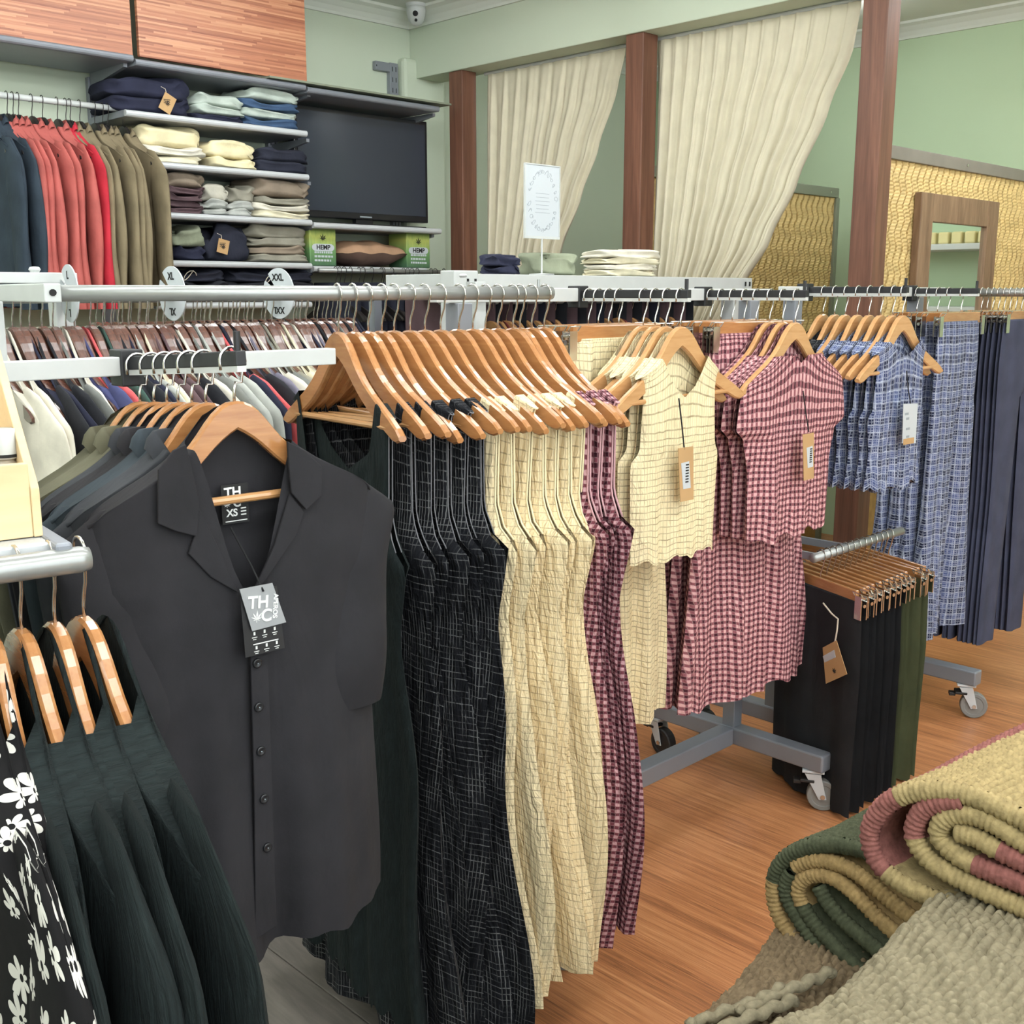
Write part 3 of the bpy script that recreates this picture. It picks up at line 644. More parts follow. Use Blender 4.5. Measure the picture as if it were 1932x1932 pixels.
# ================================================================== HANGERS
HT = [(0, 0), (.015, -.002), (.03, -.010), (.045, -.025), (.06, -.044), (.075, -.061), (.095, -.079), (.125, -.099), (.155, -.115), (.185, -.131), (.21, -.146), (.2225, -.157)]
HB = [(0, -.042), (.02, -.053), (.04, -.069), (.06, -.088), (.08, -.105), (.11, -.125), (.15, -.146), (.185, -.162), (.205, -.171), (.2225, -.166)]
DOME = -.062
def lin(t, d):
    for (a, x), (b, y) in zip(t, t[1:]):
        if d <= b: return x + (y - x) * (d - a) / (b - a)
    (a, x), (b, y) = t[-2:]; return y + (y - x) / (b - a) * (d - b)
def h_top(x): return DOME + lin(HT, abs(x))
def hook_path(drop=DOME, r=.0165):
    p = [(0, 0, drop - .006), (0, 0, drop + .012), (.003, 0, drop + .022), (.010, 0, -r * 1.55)]
    a0 = -42
    for k in range(13): a = R(a0 + k * (232 / 12)); p.append((r * math.cos(a), 0, r * math.sin(a)))
    p.append((-r * .95, 0, -r * .62)); return p
def hanger_body(thick=.0135, bow=.006, k=1.0, d0=None):
    mb = MB(); K = 36; sc = k; vs = []; d0 = DOME if d0 is None else d0
    for i in range(K + 1):
        x = -.2225 + .445 * i / K; zt = d0 + k * lin(HT, abs(x)); zb = d0 + k * lin(HB, abs(x)); y = -bow * (x / .2225) ** 2
        ins = .003
        for yy, zz in ((-thick / 2, zb + ins), (-thick / 2, zt - ins), (-thick / 2 + ins, zt), (thick / 2 - ins, zt), (thick / 2, zt - ins), (thick / 2, zb + ins), (thick / 2 - ins, zb), (-thick / 2 + ins, zb)):
            vs.append((x * sc, y + yy, zz))
    fs = []
    for i in range(K):
        for j in range(8): a = i * 8 + j; b = i * 8 + (j + 1) % 8; fs.append((b, a, a + 8, b + 8))
    fs += [tuple(range(8)), tuple(range(K * 8, K * 8 + 8))[::-1]]
    mb.add(vs, fs); return mb
MESH = {}
MESH['hook'] = MB().tube(hook_path(), .0018, 6).mesh('hook', M['chrome'], True)
MESH['hookb'] = MB().tube(hook_path(), .0016, 6).mesh('hook', M['hangb'], True)
MESH['body'] = hanger_body().mesh('body', M['hang']); MESH['body2'] = hanger_body().mesh('body', M['hang2'])
MESH['bodyd'] = hanger_body(.018, .006).mesh('body', M['hangd']); MESH['bodyb'] = hanger_body(.014).mesh('body', M['hangb'])
MESH['bar'] = MB().tube([(-.196, -.005, DOME - .148), (.196, -.005, DOME - .148)], .0056, 10).mesh('trouser_bar', M['hang2'], False)
MESH['notch'] = MB().box(-.003, .003, -.007, .007, -.004, .003).mesh('notch', M['ink'])
SM_K, SM_D = .8, -.047
def h_top_s(x): return SM_D + SM_K * lin(HT, abs(x) / SM_K)
MESH['bodys'] = hanger_body(.013, .004, SM_K, SM_D).mesh('body', M['hang']); MESH['hooks'] = MB().tube(hook_path(SM_D), .0018, 6).mesh('hook', M['chrome'], True)
MESH['bars'] = MB().tube([(-.155, -.004, SM_D - .117), (.155, -.004, SM_D - .117)], .0054, 10).mesh('trouser_bar', M['hang2'], False)
def proto(kind):
    body, hook, bar = dict(light=('body', 'hook', 1), pale=('body2', 'hook', 1), walnut=('bodyd', 'hook', 0), black=('bodyb', 'hookb', 0), small=('bodys', 'hooks', 2))[kind]
    r = bpy.data.objects.new('wooden_hanger' if kind != 'black' else 'black_hanger', None); COL.objects.link(r); r['category'] = 'hanger'; r.empty_display_size = .03
    ks = [link('hook', MESH[hook], r), link('body', MESH[body], r)]
    if bar: ks.append(link('trouser_bar', MESH['bar' if bar == 1 else 'bars'], r))
    return reg(r, *ks)
PROTO = {k: proto(k) for k in ('light', 'pale', 'walnut', 'black', 'small')}
# clip hanger: straight wooden bar with two metal clips
def clip_hanger():
    r = bpy.data.objects.new('clip_hanger', None); COL.objects.link(r); r['category'] = 'hanger'; ks = []
    ks.append(link('hook', MESH['hook'], r))
    ks.append(MB().box(-.15, .15, -.006, .006, DOME - .034, DOME + .001).build('wooden_bar', M['hang'], r, bevel=.003))
    for s in (-1, 1):
        c = MB(); c.box(-.012, .012, -.011, -.008, -.05, .012); c.box(-.012, .012, .008, .011, -.05, .012); c.box(-.009, .009, -.008, .008, .004, .009)
        c.tube([(-.014, 0, -.012), (.014, 0, -.012)], .005, 8); c.tube([(-.016, -.009, .012), (-.016, -.016, .022), (.016, -.016, .022), (.016, -.009, .012)], .0016, 5)
        q = c.build('clip', M['chrome'], r); q.location = (s * .165, 0, DOME - .022); ks.append(q)
    MB
    rod = MB().tube([(-.19, 0, DOME - .02), (.19, 0, DOME - .02)], .003, 6).build('clip_rod', M['chrome'], r); ks.append(rod)
    return reg(r, *ks)
PROTO['clip'] = clip_hanger()
USED = set()
def hang(kind, label, loc, rz, group, tilt=0, lean=0):
    if kind not in USED:
        USED.add(kind); r = PROTO[kind]; r.location = loc; r.rotation_euler = (lean, tilt, rz); r['label'] = label; r['group'] = group; return r
    return copy_thing(PROTO[kind], label, loc, rz, group, lean, tilt)

# ================================================================== GARMENTS
def garment_mb(seed, L, prof, nw=.07, fd=.1, bd=.03, arm=.2, th=((0, .009), (.2, .014), (2, .016)), amp=((0, 0), (.2, .003), (1.2, .014)), nf=3.0, neck='round', hem=.004, ncol=20, nrow=46, shoulder=h_top, lift=.0035, gather=None, side=.35, crotch=None, xoff=0.0, scal=0, edge=0.0):
    rnd = random.Random(seed); ph = [rnd.uniform(0, 6.28) for _ in range(10)]; dr = [rnd.uniform(-1.6, 1.6) for _ in range(4)]
    mb = MB(); uvs = []; z0 = shoulder(nw) + lift
    Ds = [L * (j / nrow) ** 1.12 for j in range(nrow + 1)]; mb.edges = []
    for s in (-1, 1):
        for hf in (-1, 1):
            vs = []; ea = []; en = []
            for D in Ds:
                xo = tab(prof, D); dd = fd if s < 0 else bd; xi = 0
                if D < dd: xi = nw * (math.sqrt(max(0, 1 - (D / dd) ** 2)) if neck == 'round' else (1 - (D / dd) ** 1.9))
                if crotch and D > crotch: xi = .004 + .05 * (D - crotch)
                t = tab(th, D); A = tab(amp, D)
                for i in range(ncol + 1):
                    q = i / ncol; x = xi + (xo - xi) * q; sx = hf * x
                    k = sm(D, 0, .17); z = (shoulder(x) + lift) * (1 - k) + (z0 - D) * k if D < .17 else z0 - D
                    e = x / xo if xo else 0
                    if crotch and D > crotch: e = abs(2 * q - 1)
                    if D <= arm: c = max(0, 1 - e ** 6) ** .5 * .75 + .25
                    else: c = max(0, 1 - e ** 2.6) ** .55 * (sm(D, arm, arm + .02)) + (1 - sm(D, arm, arm + .02)) * (max(0, 1 - e ** 6) ** .5 * .75 + .25)
                    if D == 0: c = .0
                    y = s * t * c
                    w = max(xo, .05)
                    f = math.sin(nf * math.pi * sx / w + ph[0] + dr[0] * D) + .55 * math.sin(nf * 1.9 * math.pi * sx / w + ph[1] + dr[1] * D) + .35 * math.sin(nf * 3.1 * math.pi * sx / w + ph[2] + dr[2] * D)
                    g = math.sin(nf * 1.3 * math.pi * sx / w + ph[3] + s * 1.1 + dr[3] * D)
                    y += A * f * .6 * (1 - edge * e * e) + s * A * .5 * g * c
                    xx = sx + hf * side * A * math.sin(D * 9 + ph[4 + (hf > 0)]) * e
                    if D > L * .8: z += hem * (D / L - .8) * 5 * (math.sin(9 * sx / w + ph[6]) + .6 * math.sin(21 * sx / w + ph[7]))
                    if scal and D > L * .985: z -= .02 * abs(math.sin(math.pi * sx / .034))
                    if i == ncol and D <= arm: ea.append((xx + xoff, y, z))
                    if i == 0 and D <= dd + L / nrow * 2: en.append((xx + xoff, y, z))
                    vs.append((xx + xoff, y, z)); uvs.append((sx + (3 if s > 0 else 0), D + .02 * f * A * 10))
            n = ncol + 1; fs = []
            for j in range(nrow):
                for i in range(ncol):
                    a = (j * n + i, j * n + i + 1, (j + 1) * n + i + 1, (j + 1) * n + i); fs.append(a if s * hf > 0 else a[::-1])
            mb.add(vs, fs)
            if arm > 0 and len(ea) > 2: mb.edges.append(ea)
    mb.uvs = uvs; return mb
def sleeve_mb(seed, sx, L, r0=.07, r1=.05, out=.05, flat=.34, shoulder=h_top, bend=0.0, lift=.004, zoff=0.0):
    rnd = random.Random(seed); ph = [rnd.uniform(0, 6.28) for _ in range(4)]; mb = MB(); n, k = 19, 26; vs = []; uvs = []
    x0 = sx - .055; z0 = shoulder(sx - .055) - .008 + zoff
    fl = [0]
    for i in range(1, n):
        a_, b_ = 2 * math.pi * (i - 1) / (n - 1), 2 * math.pi * i / (n - 1); fl.append(fl[-1] + math.hypot(math.cos(b_) - math.cos(a_), flat * (math.sin(b_) - math.sin(a_))))
    for j in range(k + 1):
        t = j / k; r = r0 + (r1 - r0) * t; d = L * t
        cx = x0 + .035 * sm(t, 0, .15) + out * math.sin(t * math.pi * .5) + bend * math.sin(t * math.pi); cz = z0 - d + .03 * (1 - t)
        dx = out * math.cos(t * math.pi * .5) * 1.5 / max(L, .1)
        for i in range(n):
            a = 2 * math.pi * i / (n - 1); c, s = math.cos(a), math.sin(a)
            rr = r * (1 + .06 * math.sin(3 * a + 7 * t + ph[0])) * (.4 + .6 * math.sqrt(min(1, t / .12))); ff = flat * (1 + .15 * math.sin(6 * t + ph[1])) * (.4 + .6 * sm(t, 0, .32))
            sl = .35 * (1 - sm(t, 0, .25))
            vs.append((cx + rr * c * (1 - .15 * sl), rr * s * ff + .006 * math.sin(8 * t + ph[2]) * t, cz - dx * rr * c * .5 + (-rr * c * .55 + .028) * sl)); uvs.append((fl[i] * r, d))
    fs = [(j * n + i, j * n + i + 1, (j + 1) * n + i + 1, (j + 1) * n + i) for j in range(k) for i in range(n - 1)]
    fs.append(tuple(range(n - 1))[::-1]); mb.add(vs, fs); mb.uvs = uvs; return mb
def collar_mb(nw, h=.035, depth=.02, shoulder=h_top, dip=.06):
    mb = MB(); n = 28; vs = []
    for j, (hz, ro) in enumerate(((0, 0), (h, .003), (h * 1.05, .008), (h * .5, .016), (-.004, .02))):
        for i in range(n + 1):
            a = math.pi * (.5 - 1.32 / 2 + 1.32 * 2 * i / n * .5 * 1.0) if False else R(-118 + 416 * i / n) if False else R(-100 + 380 * i / n)
            x = (nw + ro) * math.cos(a); y = (depth + ro * .6) * math.sin(a)
            fr = max(0, -math.sin(a)); z = shoulder(nw * .9) - dip * fr ** 1.5 + hz * (1 - .35 * fr)
            vs.append((x, y, z))
    fs = [(j * (n + 1) + i, j * (n + 1) + i + 1, (j + 1) * (n + 1) + i + 1, (j + 1) * (n + 1) + i) for j in range(4) for i in range(n)]
    return mb.add(vs, fs)
GM = {}
def gmesh(key, mb, mat, smooth=True): GM[key] = mb.mesh(key.split('|')[0], mat, smooth, getattr(mb, 'uvs', None)); return GM[key]
def with_mat(me, mat, key):
    if key not in GM:
        q = me.copy(); q.materials.clear(); q.materials.append(mat); GM[key] = q
    return GM[key]
def garment(name, label, cat, parts, loc, rz, group, tilt=0, lean=0):
    t = thing(name, label, cat, loc, rz, group); t.rotation_euler = (lean, tilt, rz)
    return t, [link(pn, me, t) for pn, me in parts]

# ------------------------------------------------------------------ jackets on the wall rail
gj = 'jackets on the wall rail'
jb = [garment_mb(100 + k, .66, [(0, .25), (.1, .25), (.18, .255), (.26, .232), (.66, .225)], .06, .09, .02, .0, th=((0, .012), (.03, .024), (.25, .018), (1, .016)), amp=((0, 0), (.2, .003), (.7, .009)), ncol=12, nrow=26, lift=.007) for k in range(3)]
js = [sleeve_mb(110 + k, .255, .56, .066, .045, .03, .36) for k in range(3)]
for k in range(3): gmesh('jb|%d' % k, jb[k], M['rose']); gmesh('js|%d' % k, js[k], M['rose'])
gmesh('jc', collar_mb(.062, .016, .017), M['rose'])
rx0, rz0 = wl(-40, 176, .27); rx1, rz1 = wl(238, 206, .27)
t = wthing('hanging_rail', 'white tube rail under the top shelf holding the coloured jackets', 'rail', (rx0 + rx1) / 2, -.27, (rz0 + rz1) / 2); hl = (rx1 - rx0) / 2; zr = (rz0 + rz1) / 2
MB().tube([(-hl, 0, 0), (hl, 0, 0)], .0115, 12).build('tube', M['white_metal'], t, smooth=True)
for xx in (-hl + .05, hl - .01): MB().bar((xx, 0, 0), (xx, .24, .0), .008, .016).build('support_arm', M['steel_d'], t)
jk = [(-40, 'teal'), (-26, 'teal'), (-10, 'teal'), (12, 'rose'), (23, 'rose'), (33, 'rose'), (58, 'rose'), (78, 'rose'), (106, 'rose'), (122, 'red'), (130, 'khaki'), (148, 'khaki'), (176, 'khaki'), (191, 'khaki'), (201, 'khaki'), (229, 'khaki')]
nm = dict(teal='dark teal', rose='dusty rose', red='bright red', khaki='olive khaki'); cnt = {}
for i, (px, c) in enumerate(jk):
    x, _ = wl(px, 190, .27); cnt[c] = cnt.get(c, 0) + 1; tot = sum(1 for q in jk if q[1] == c); od = (ORD[cnt[c] - 1] + ' ') if tot > 1 else ''
    loc = wpos(x, -.27, zr); rz = TH_U - R(90) + R(random.Random(i).uniform(-3, 3)); k = i % 3
    parts = [('body', with_mat(GM['jb|%d' % k], M[c], 'jb|%d%s' % (k, c))), ('collar', with_mat(GM['jc'], M[c], 'jc' + c))]
    tt, _ = garment('jacket', '%s%s jacket%s on the wall rail' % (od, nm[c], ' from the left' if tot > 1 else ''), 'jacket', parts, loc, rz, gj)
    for s in (1, -1):
        q = link('sleeve', with_mat(GM['js|%d' % k], M[c], 'js|%d%s' % (k, c)), tt)
        if s < 0: q.scale = (-1, 1, 1)
    hang('black', 'black hanger holding the %s%s jacket%s' % (od, nm[c], ' from the left' if tot > 1 else ''), loc, rz, 'black hangers on the wall rail')

# ------------------------------------------------------------------ low wall rail with dark trousers
rx0, _ = wl(600, 505, .34); rx1, _ = wl(838, 512, .34); zr2 = (wl(600, 507, .34)[1] + wl(838, 516, .34)[1]) / 2
t = wthing('hanging_rail', 'short tube rail under the hemp packs crowded with chrome hooks', 'rail', (rx0 + rx1) / 2, -.345, zr2); hl = (rx1 - rx0) / 2
MB().tube([(-hl, 0, 0), (hl, 0, 0)], .0105, 12).build('tube', M['tube'], t, smooth=True)
for xx in (-hl + .04, hl - .12): MB().bar((xx, 0, 0), (xx, .3, 0), .006, .012).build('support_arm', M['steel_d'], t)
trb = garment_mb(140, .8, [(0, .16), (.1, .17), (.8, .18)], .001, .0, .0, .0, th=((0, .008), (.1, .01), (1, .011)), amp=((0, .001), (.8, .006)), ncol=8, nrow=14, shoulder=lambda x: DOME + .004)
gmesh('trb', trb, M['jean'])
for i, px in enumerate([632, 640, 648, 660, 676, 684, 700, 718, 722, 738, 760, 768, 776, 786, 812, 820, 836]):
    x, _ = wl(px, 512, .34); loc = wpos(x, -.345, zr2); rz = TH_U - R(90) + R(random.Random(i).uniform(-9, 6))
    if px < 800:
        garment('dark_trousers', '%s pair of near-black trousers from the left on the short wall rail' % ORD[i], 'trousers', [('body', GM['trb'])], loc, rz, 'dark trousers on the short wall rail')
    hang('black', 'black hanger %s from the left on the short wall rail' % ORD[i], loc, rz, 'black hangers on the short wall rail')
# dark folded jeans under the lowest shelf
zlow = SH[5][2] - .26
t = shelf('metal shelf low on the wall under the taupe piles', 296, 566, 589, 574, .36)
for k, (a, b) in enumerate(((322, 420), (418, 505), (500, 592))):
    pile(a, b, t[2], [.045, .045, .045], ['jean', 'black', 'jean'], 'dark jeans', 'jeans', ' in the %s dark pile on the low shelf' % ['left', 'middle', 'right'][k], 'dark jeans on the low shelf', seed=60 + k)
for k, (px, py) in enumerate(((352, 520), (505, 526))):
    x, z = wl(px, py, .3); w = MB().tube([(math.cos(a) * .03 * (1 - a * .03), .002 * a, math.sin(a * 1.3) * .02) for a in [i * .5 for i in range(14)]], .002, 5)
    tag(w.build('drawstring', M['string'], smooth=True, loc=wpos(x, -.33, z), rz=TH_U), 'white cotton drawstring loop on the %s dark jeans' % ('left' if k == 0 else 'right'), 'drawstring')

# ================================================================== RACKS
def caster(parent, x, y, turn=0, brake=True, dark=False):
    c = MB(); c.box(-.026, .026, -.022, .022, .098, .104); c.lathe([(.016, .09), (.016, .1), (.012, .1)], 12)
    for s in (-1, 1):
        c.add([(-.02, s * .017 - .0015, .095), (.018, s * .017 - .0015, .095), (.034, s * .017 - .0015, .032), (.016, s * .017 - .0015, .03), (-.02, s * .017 + .0015, .095), (.018, s * .017 + .0015, .095), (.034, s * .017 + .0015, .032), (.016, s * .017 + .0015, .03)],
              [(0, 1, 2, 3), (7, 6, 5, 4), (0, 4, 5, 1), (1, 5, 6, 2), (2, 6, 7, 3), (3, 7, 4, 0)])
    f = c.build('caster', M['steel'], parent, loc=(x, y, 0), rz=turn, bevel=.001)
    f.scale = (1.13, 1.13, 1.13)
    w = MB(); pr = [(.012, -.012), (.026, -.0115), (.028, -.013), (.036, -.013), (.0385, -.010), (.0385, .010), (.036, .013), (.028, .013), (.026, .0115), (.012, .012)]
    w.lathe(pr, 24); q = w.build('wheel', M['wheelk'] if dark else M['rubber'], f, smooth=False); q.location = (.025, 0, .0385); q.rotation_euler = (R(90), 0, 0)
    h = MB().lathe([(.006, -.021), (.006, .021)], 10).build('axle', M['chrome'], f); h.location = (.025, 0, .0385); h.rotation_euler = (R(90), 0, 0)
    if brake:
        b = MB(); b.box(-.03, .004, -.02, .02, .072, .080); b.box(-.046, -.028, -.012, .012, .064, .074); q = b.build('brake_pedal', M['wheelk'], f, bevel=.002)
def rack(label, o, x0, x1, feet, zr, uprights, wheel_at):
    t = thing('clothes_rack', label, 'rack', (o[0], o[1], 0), TH_U, 'grey wheeled clothes racks')
    MB().box(x0, x1, -.0125, .0125, zr - .015, zr + .015).build('top_bar', M['white_metal'], t, bevel=.002)
    for x in uprights: MB().box(x - .02, x + .02, -.02, .02, .166, zr - .016).build('upright', M['steel_d'], t, bevel=.002)
    MB().box(min(feet) + .026, max(feet) - .026, -.025, .025, .118, .168).build('base_beam', M['steel_d'], t, bevel=.004)
    for k, x in enumerate(feet):
        MB().box(x - .025, x + .025, -.31, .31, .118, .168).build('foot', M['steel_d'], t, bevel=.005)
        for y in (-.27, .27): caster(t, x, y, R(-60) if y < 0 else R(-100), True, y > 0)
    return t
SD = (.64, 3.06)
rack('wheeled grey rack carrying the cream and pink checked tops', SD, -1.12, .1, (-1.05, 0), 1.395, (-1.05, 0.0), None)
rack('wheeled grey rack carrying the blue plaid clothes', SD, .16, 1.16, (.22, .97), 1.402, (.22, .97), None)
def spine(px): return on_line(px, SD, U)
def faceout(px, L, z, label, rise=.0, start=None):
    s = start or spine(px); t = thing('faceout_rail', label, 'rail arm', (s[0], s[1], z), math.atan2(V[1], V[0]), 'black faceout arms')
    MB().bar((.014, 0, -.009), (L, 0, -.009 + rise), .012, .008).build('steel_bar', M['white_metal'], t)
    MB().bar((.014, 0, .003), (L, 0, .003 + rise), .014, .018).build('black_sleeve', M['black_plastic'], t, bevel=.0015)
    b = MB(); b.box(-.02, .016, -.016, .016, -.028, .021); b.build('clamp', M['black_plastic'], t, bevel=.002)
    MB().tube([(L - .008, 0, rise + .01), (L - .008, 0, rise + .034)], .0042, 8).build('stop_pin', M['black_plastic'], t)
    return s
A1 = faceout(1092, .31, 1.394, 'black faceout arm holding the cream checked tops'); A2 = faceout(1328, .30, 1.394, 'black faceout arm holding the pink checked tops')
A3 = faceout(1520, .31, 1.404, 'black faceout arm holding the row of blue plaid tops'); A4 = faceout(1718, .225, 1.402, 'short black faceout arm holding the blue plaid trousers')
def on_arm(s, d): return (s[0] + V[0] * d, s[1] + V[1] * d)

# rail A with the dresses
RA = math.atan2(.574, .819); DA = (math.cos(RA), math.sin(RA)); PA = (-.276, 1.9); RZA = RA - R(90)
a0 = on_line(95, PA, DA); a1 = on_line(1040, PA, DA); LA = math.hypot(a1[0] - a0[0], a1[1] - a0[1])
t = thing('dress_rail', 'long silver tube rail holding the sleeveless dresses', 'rail', (a0[0], a0[1], 0), RA)
MB().tube([(0, 0, 1.399), (LA, 0, 1.399)], .0120, 24).build('tube', M['tube'], t, smooth=True)
MB().box(-.012, .012, -.014, .46, 1.386, 1.413).build('end_bar', M['white_metal'], t, bevel=.002)
MB().box(-.02, .02, .44, .48, 0, 1.385).build('upright', M['white_metal'], t, bevel=.002)
MB().box(-.02, .6, .43, .49, 0, .04).build('foot', M['steel_d'], t, bevel=.003)
e = MB().lathe([(.005, 0), (.005, .002)], 10).build('bolt', M['ink'], t); e.location = (-.0, -.0145, 1.4); e.rotation_euler = (R(90), 0, 0)
MB().tube([(LA - .03, 0, 1.41), (LA - .03, 0, 1.424)], .003, 8).build('stop_pin', M['tube'], t)
hooks = [636, 665, 692, 720, 743, 772, 800, 830, 866, 891, 916, 939, 967, 981, 1003, 1028]
dk = ['b'] * 6 + ['c'] * 7 + ['m'] * 3
M['bind_grey'] = plain('binding_grey', (112, 112, 116), .9)
def binding(mb, r, mat, key):
    return [('edge_binding', gmesh(key + str(k), MB().tube(e, r, 5), mat)) for k, e in enumerate(mb.edges)]
DP = [(0, .19), (.08, .178), (.18, .175), (.225, .19), (.25, .225), (.38, .2), (.6, .235), (1.2, .275)]
for i, hx in enumerate(hooks):
    p = on_line(hx, PA, DA); c = dk[i]; j = dk[:i + 1].count(c); rnd = random.Random(700 + i); kw = [1.0, 1.06, .97, 1.05, .95, 1.04, .97, 1.06, .96, 1.05, .98, 1.07, .95, 1.05, .96, 1.04][i]; rz = RZA + R([0, 3, 5.5, 8, 11.5, 11, 12.5, 11.5, 12, 11, 11, 10, 10, 8.5, 9, 8][i] + rnd.uniform(-1, 1)); loc = (p[0], p[1], 1.398)
    mb = garment_mb(300 + i, (1.06 if i == 0 else {'b': 1.15, 'c': 1.065, 'm': 1.06}[c]) + (rnd.uniform(-.03, .03) if i else 0), [(q_, w_ * (1 + (kw - 1) * sm(q_, .1, .3))) for q_, w_ in DP], .15, .21, .14, .245, th=((0, .0095), (.03, .013), (.15, .012), (.25, .022), (.38, .013), (.5, .021), (1.2, .03)), amp=((0, 0), (.2, .003), (.34, .004), (.6, .014), (1.2, .023)), nf=2.6, ncol=48 if i == 0 else 16, nrow=54, side=1.2, scal=(i == 0), edge=.7)
    mat, nmn, bm = {'b': (M['f_hatch'], 'black crosshatched', M['bind_grey']), 'c': (M['f_beige'], 'cream windowpane checked', M['f_beige2']), 'm': (M['f_maroon'], 'maroon gingham', M['f_maroon'])}[c]
    if i == 0: mat, nmn = M['f_crk'], 'black scallop hemmed'
    od = ORD[j - 1] if c != 'b' else (ORD[j - 2] if i else ''); tot = dk.count(c)
    garment('sleeveless_dress', ('%s %s sleeveless dress counting from the left' % (od, nmn)) if i else 'black scallop hemmed sleeveless dress at the left end of the row', 'dress', [('body', gmesh('body|dress%d' % i, mb, mat))] + binding(mb, .0011 if c == 'b' else .002, bm, 'edge_binding|%d_' % i), loc, rz, 'sleeveless dresses on the long rail')
    hang('light', ('glossy beech hanger under the %s %s dress from the left' % (od, nmn)) if i else 'glossy beech hanger at the left end of the dress rail', loc, rz, 'beech hangers on the dress rail', tilt=R(rnd.uniform(-2, 2)))

# rack C: lower bar and arm with the black shirts
SCp = (-.52, 1.515)
t = thing('hang_bar', 'white square bar crossing in front of the walnut hangers', 'rail', (SCp[0], SCp[1], 1.303), TH_U)
MB().box(-.22, .335, -.0115, .0115, -.0125, .0125).build('bar', M['white_metal'], t, bevel=.0015)
MB().box(-.26, -.22, -.02, .02, -1.303, .02).build('upright', M['white_metal'], t, bevel=.002)
faceout(0, .292, 1.304, 'black faceout arm holding the short sleeved linen shirts', .018, SCp)
shb = garment_mb(400, .66, [(0, .19), (.08, .185), (.17, .195), (.3, .188), (.66, .2)], .066, .19, .03, .16, th=((0, .012), (.03, .02), (.3, .022), (.7, .03)), amp=((0, 0), (.25, .004), (.7, .017)), nf=2.2, neck='V', ncol=22, nrow=44, shoulder=h_top_s)
shs = sleeve_mb(401, .205, .27, .055, .05, -.035, .4, shoulder=h_top_s, zoff=-.035)
gmesh('body|shirt', shb, M['f_black']); gmesh('sleeve|shirt', shs, M['f_black'])
gmesh('collar|shirt', collar_mb(.064, .016, .018, h_top_s), M['f_black'])
SN = [('olive', 'f_olive', .03), ('dark olive', 'f_olive', .07), ('charcoal', 'f_charc', .105), ('near-black', 'f_black', .135), ('slate grey', 'f_slate', .17), ('soft charcoal', 'f_charc', .205)]
for i, (nmn, m_, d) in enumerate(SN):
    p = on_arm(SCp, d); rnd = random.Random(i); rz = TH_U + R(rnd.uniform(-3, 3)); loc = (p[0], p[1], 1.302 + .018 * d / .292)
    tt, _ = garment('linen_shirt', '%s linen shirt hanging behind the tagged black shirt' % nmn, 'shirt', [('body', with_mat(GM['body|shirt'], M[m_], 'sb' + m_)), ('collar', with_mat(GM['collar|shirt'], M[m_], 'sc' + m_))], loc, rz, 'linen shirts on the left arm')
    for s in (1, -1):
        q = link('sleeve', with_mat(GM['sleeve|shirt'], M[m_], 'ss' + m_), tt)
        if s < 0: q.scale = (-1, 1, 1)
    hang('small', 'beech hanger holding the %s linen shirt' % nmn, loc, rz, 'beech hangers on the left arm')
# the front black shirt with camp collar
dS = .272; pS = on_arm(SCp, dS); zS = 1.304 + .017; rS = R(42)
dSv = (math.cos(rS), math.sin(rS)); loc = (pS[0], pS[1], zS)
tt, _ = garment('linen_shirt', 'black linen camp collar shirt with a grey brand tag in front', 'shirt', [('body', GM['body|shirt']), ('sleeve', GM['sleeve|shirt'])], loc, rS, 'linen shirts on the left arm')
q = link('sleeve', GM['sleeve|shirt'], tt); q.scale = (-1, 1, 1)
hang('small', 'beech hanger with a trouser bar inside the tagged black shirt', loc, rS, 'beech hangers on the left arm')
def SL(pts, off=-.028):
    oo_ = (pS[0] - math.sin(rS) * off, pS[1] + math.cos(rS) * off)
    return [(lambda a: (a[0], a[1] - zS))(plane_local(x, y, oo_, dSv)) for x, y in pts]
def flap(poly, y, th, name, mat=None, parent=None):
    k = len(poly); cx = sum(a for a, b in poly) / k; cz = sum(b for a, b in poly) / k
    mb = MB().prism(poly, y - th, y); return mb.build(name, mat or M['f_black'], parent or tt, bevel=.0012)
flap(SL([(350, 838), (326, 850), (298, 886), (297, 988), (330, 1002), (370, 1012), (376, 950), (364, 895)]), -.026, .004, 'collar')
flap(SL([(376, 955), (368, 1014), (358, 1046), (400, 1090), (452, 1120), (420, 1045)]), -.022, .004, 'lapel')
flap(SL([(541, 832), (575, 850), (606, 880), (606, 935), (577, 962), (549, 930), (544, 880)]), -.026, .004, 'collar')
flap(SL([(549, 932), (576, 966), (562, 1010), (500, 1100), (478, 1122), (520, 1030)]), -.022, .004, 'lapel')
M['f_in'] = M['f_black']
# inner neck label and trouser bar writing
def on_shirt(px, py, off=-.034): return SL([(px, py)], off)[0]
lx, lz = on_shirt(443, 950, .01); lb = MB().box(lx - .018, lx + .018, -.0, .001, lz - .024, lz + .024).build('neck_label', M['ink'], tt, loc=(0, .009, 0))
text_obj('TH', .017, M['inkw'], lb, (lx - .003, -.0006, lz + .014), bold=True); text_obj('C', .015, M['inkw'], lb, (lx + .002, -.0006, lz + .001), bold=True)
text_obj('XS', .0125, M['inkw'], lb, (lx - .005, -.0006, lz - .011), bold=True); l = leaf_mesh(.008).build('print', M['inkw'], lb); l.location = (lx - .011, 0, lz - .001)
MB().box(lx - .014, lx + .015, -.0006, 0, lz - .0215, lz - .0205).build('print', M['inkw'], lb)
for k in range(3): MB().box(lx + .007, lx + .014, -.0006, 0, lz - .007 - k * .004, lz - .0055 - k * .004).build('print', M['inkw'], lb)
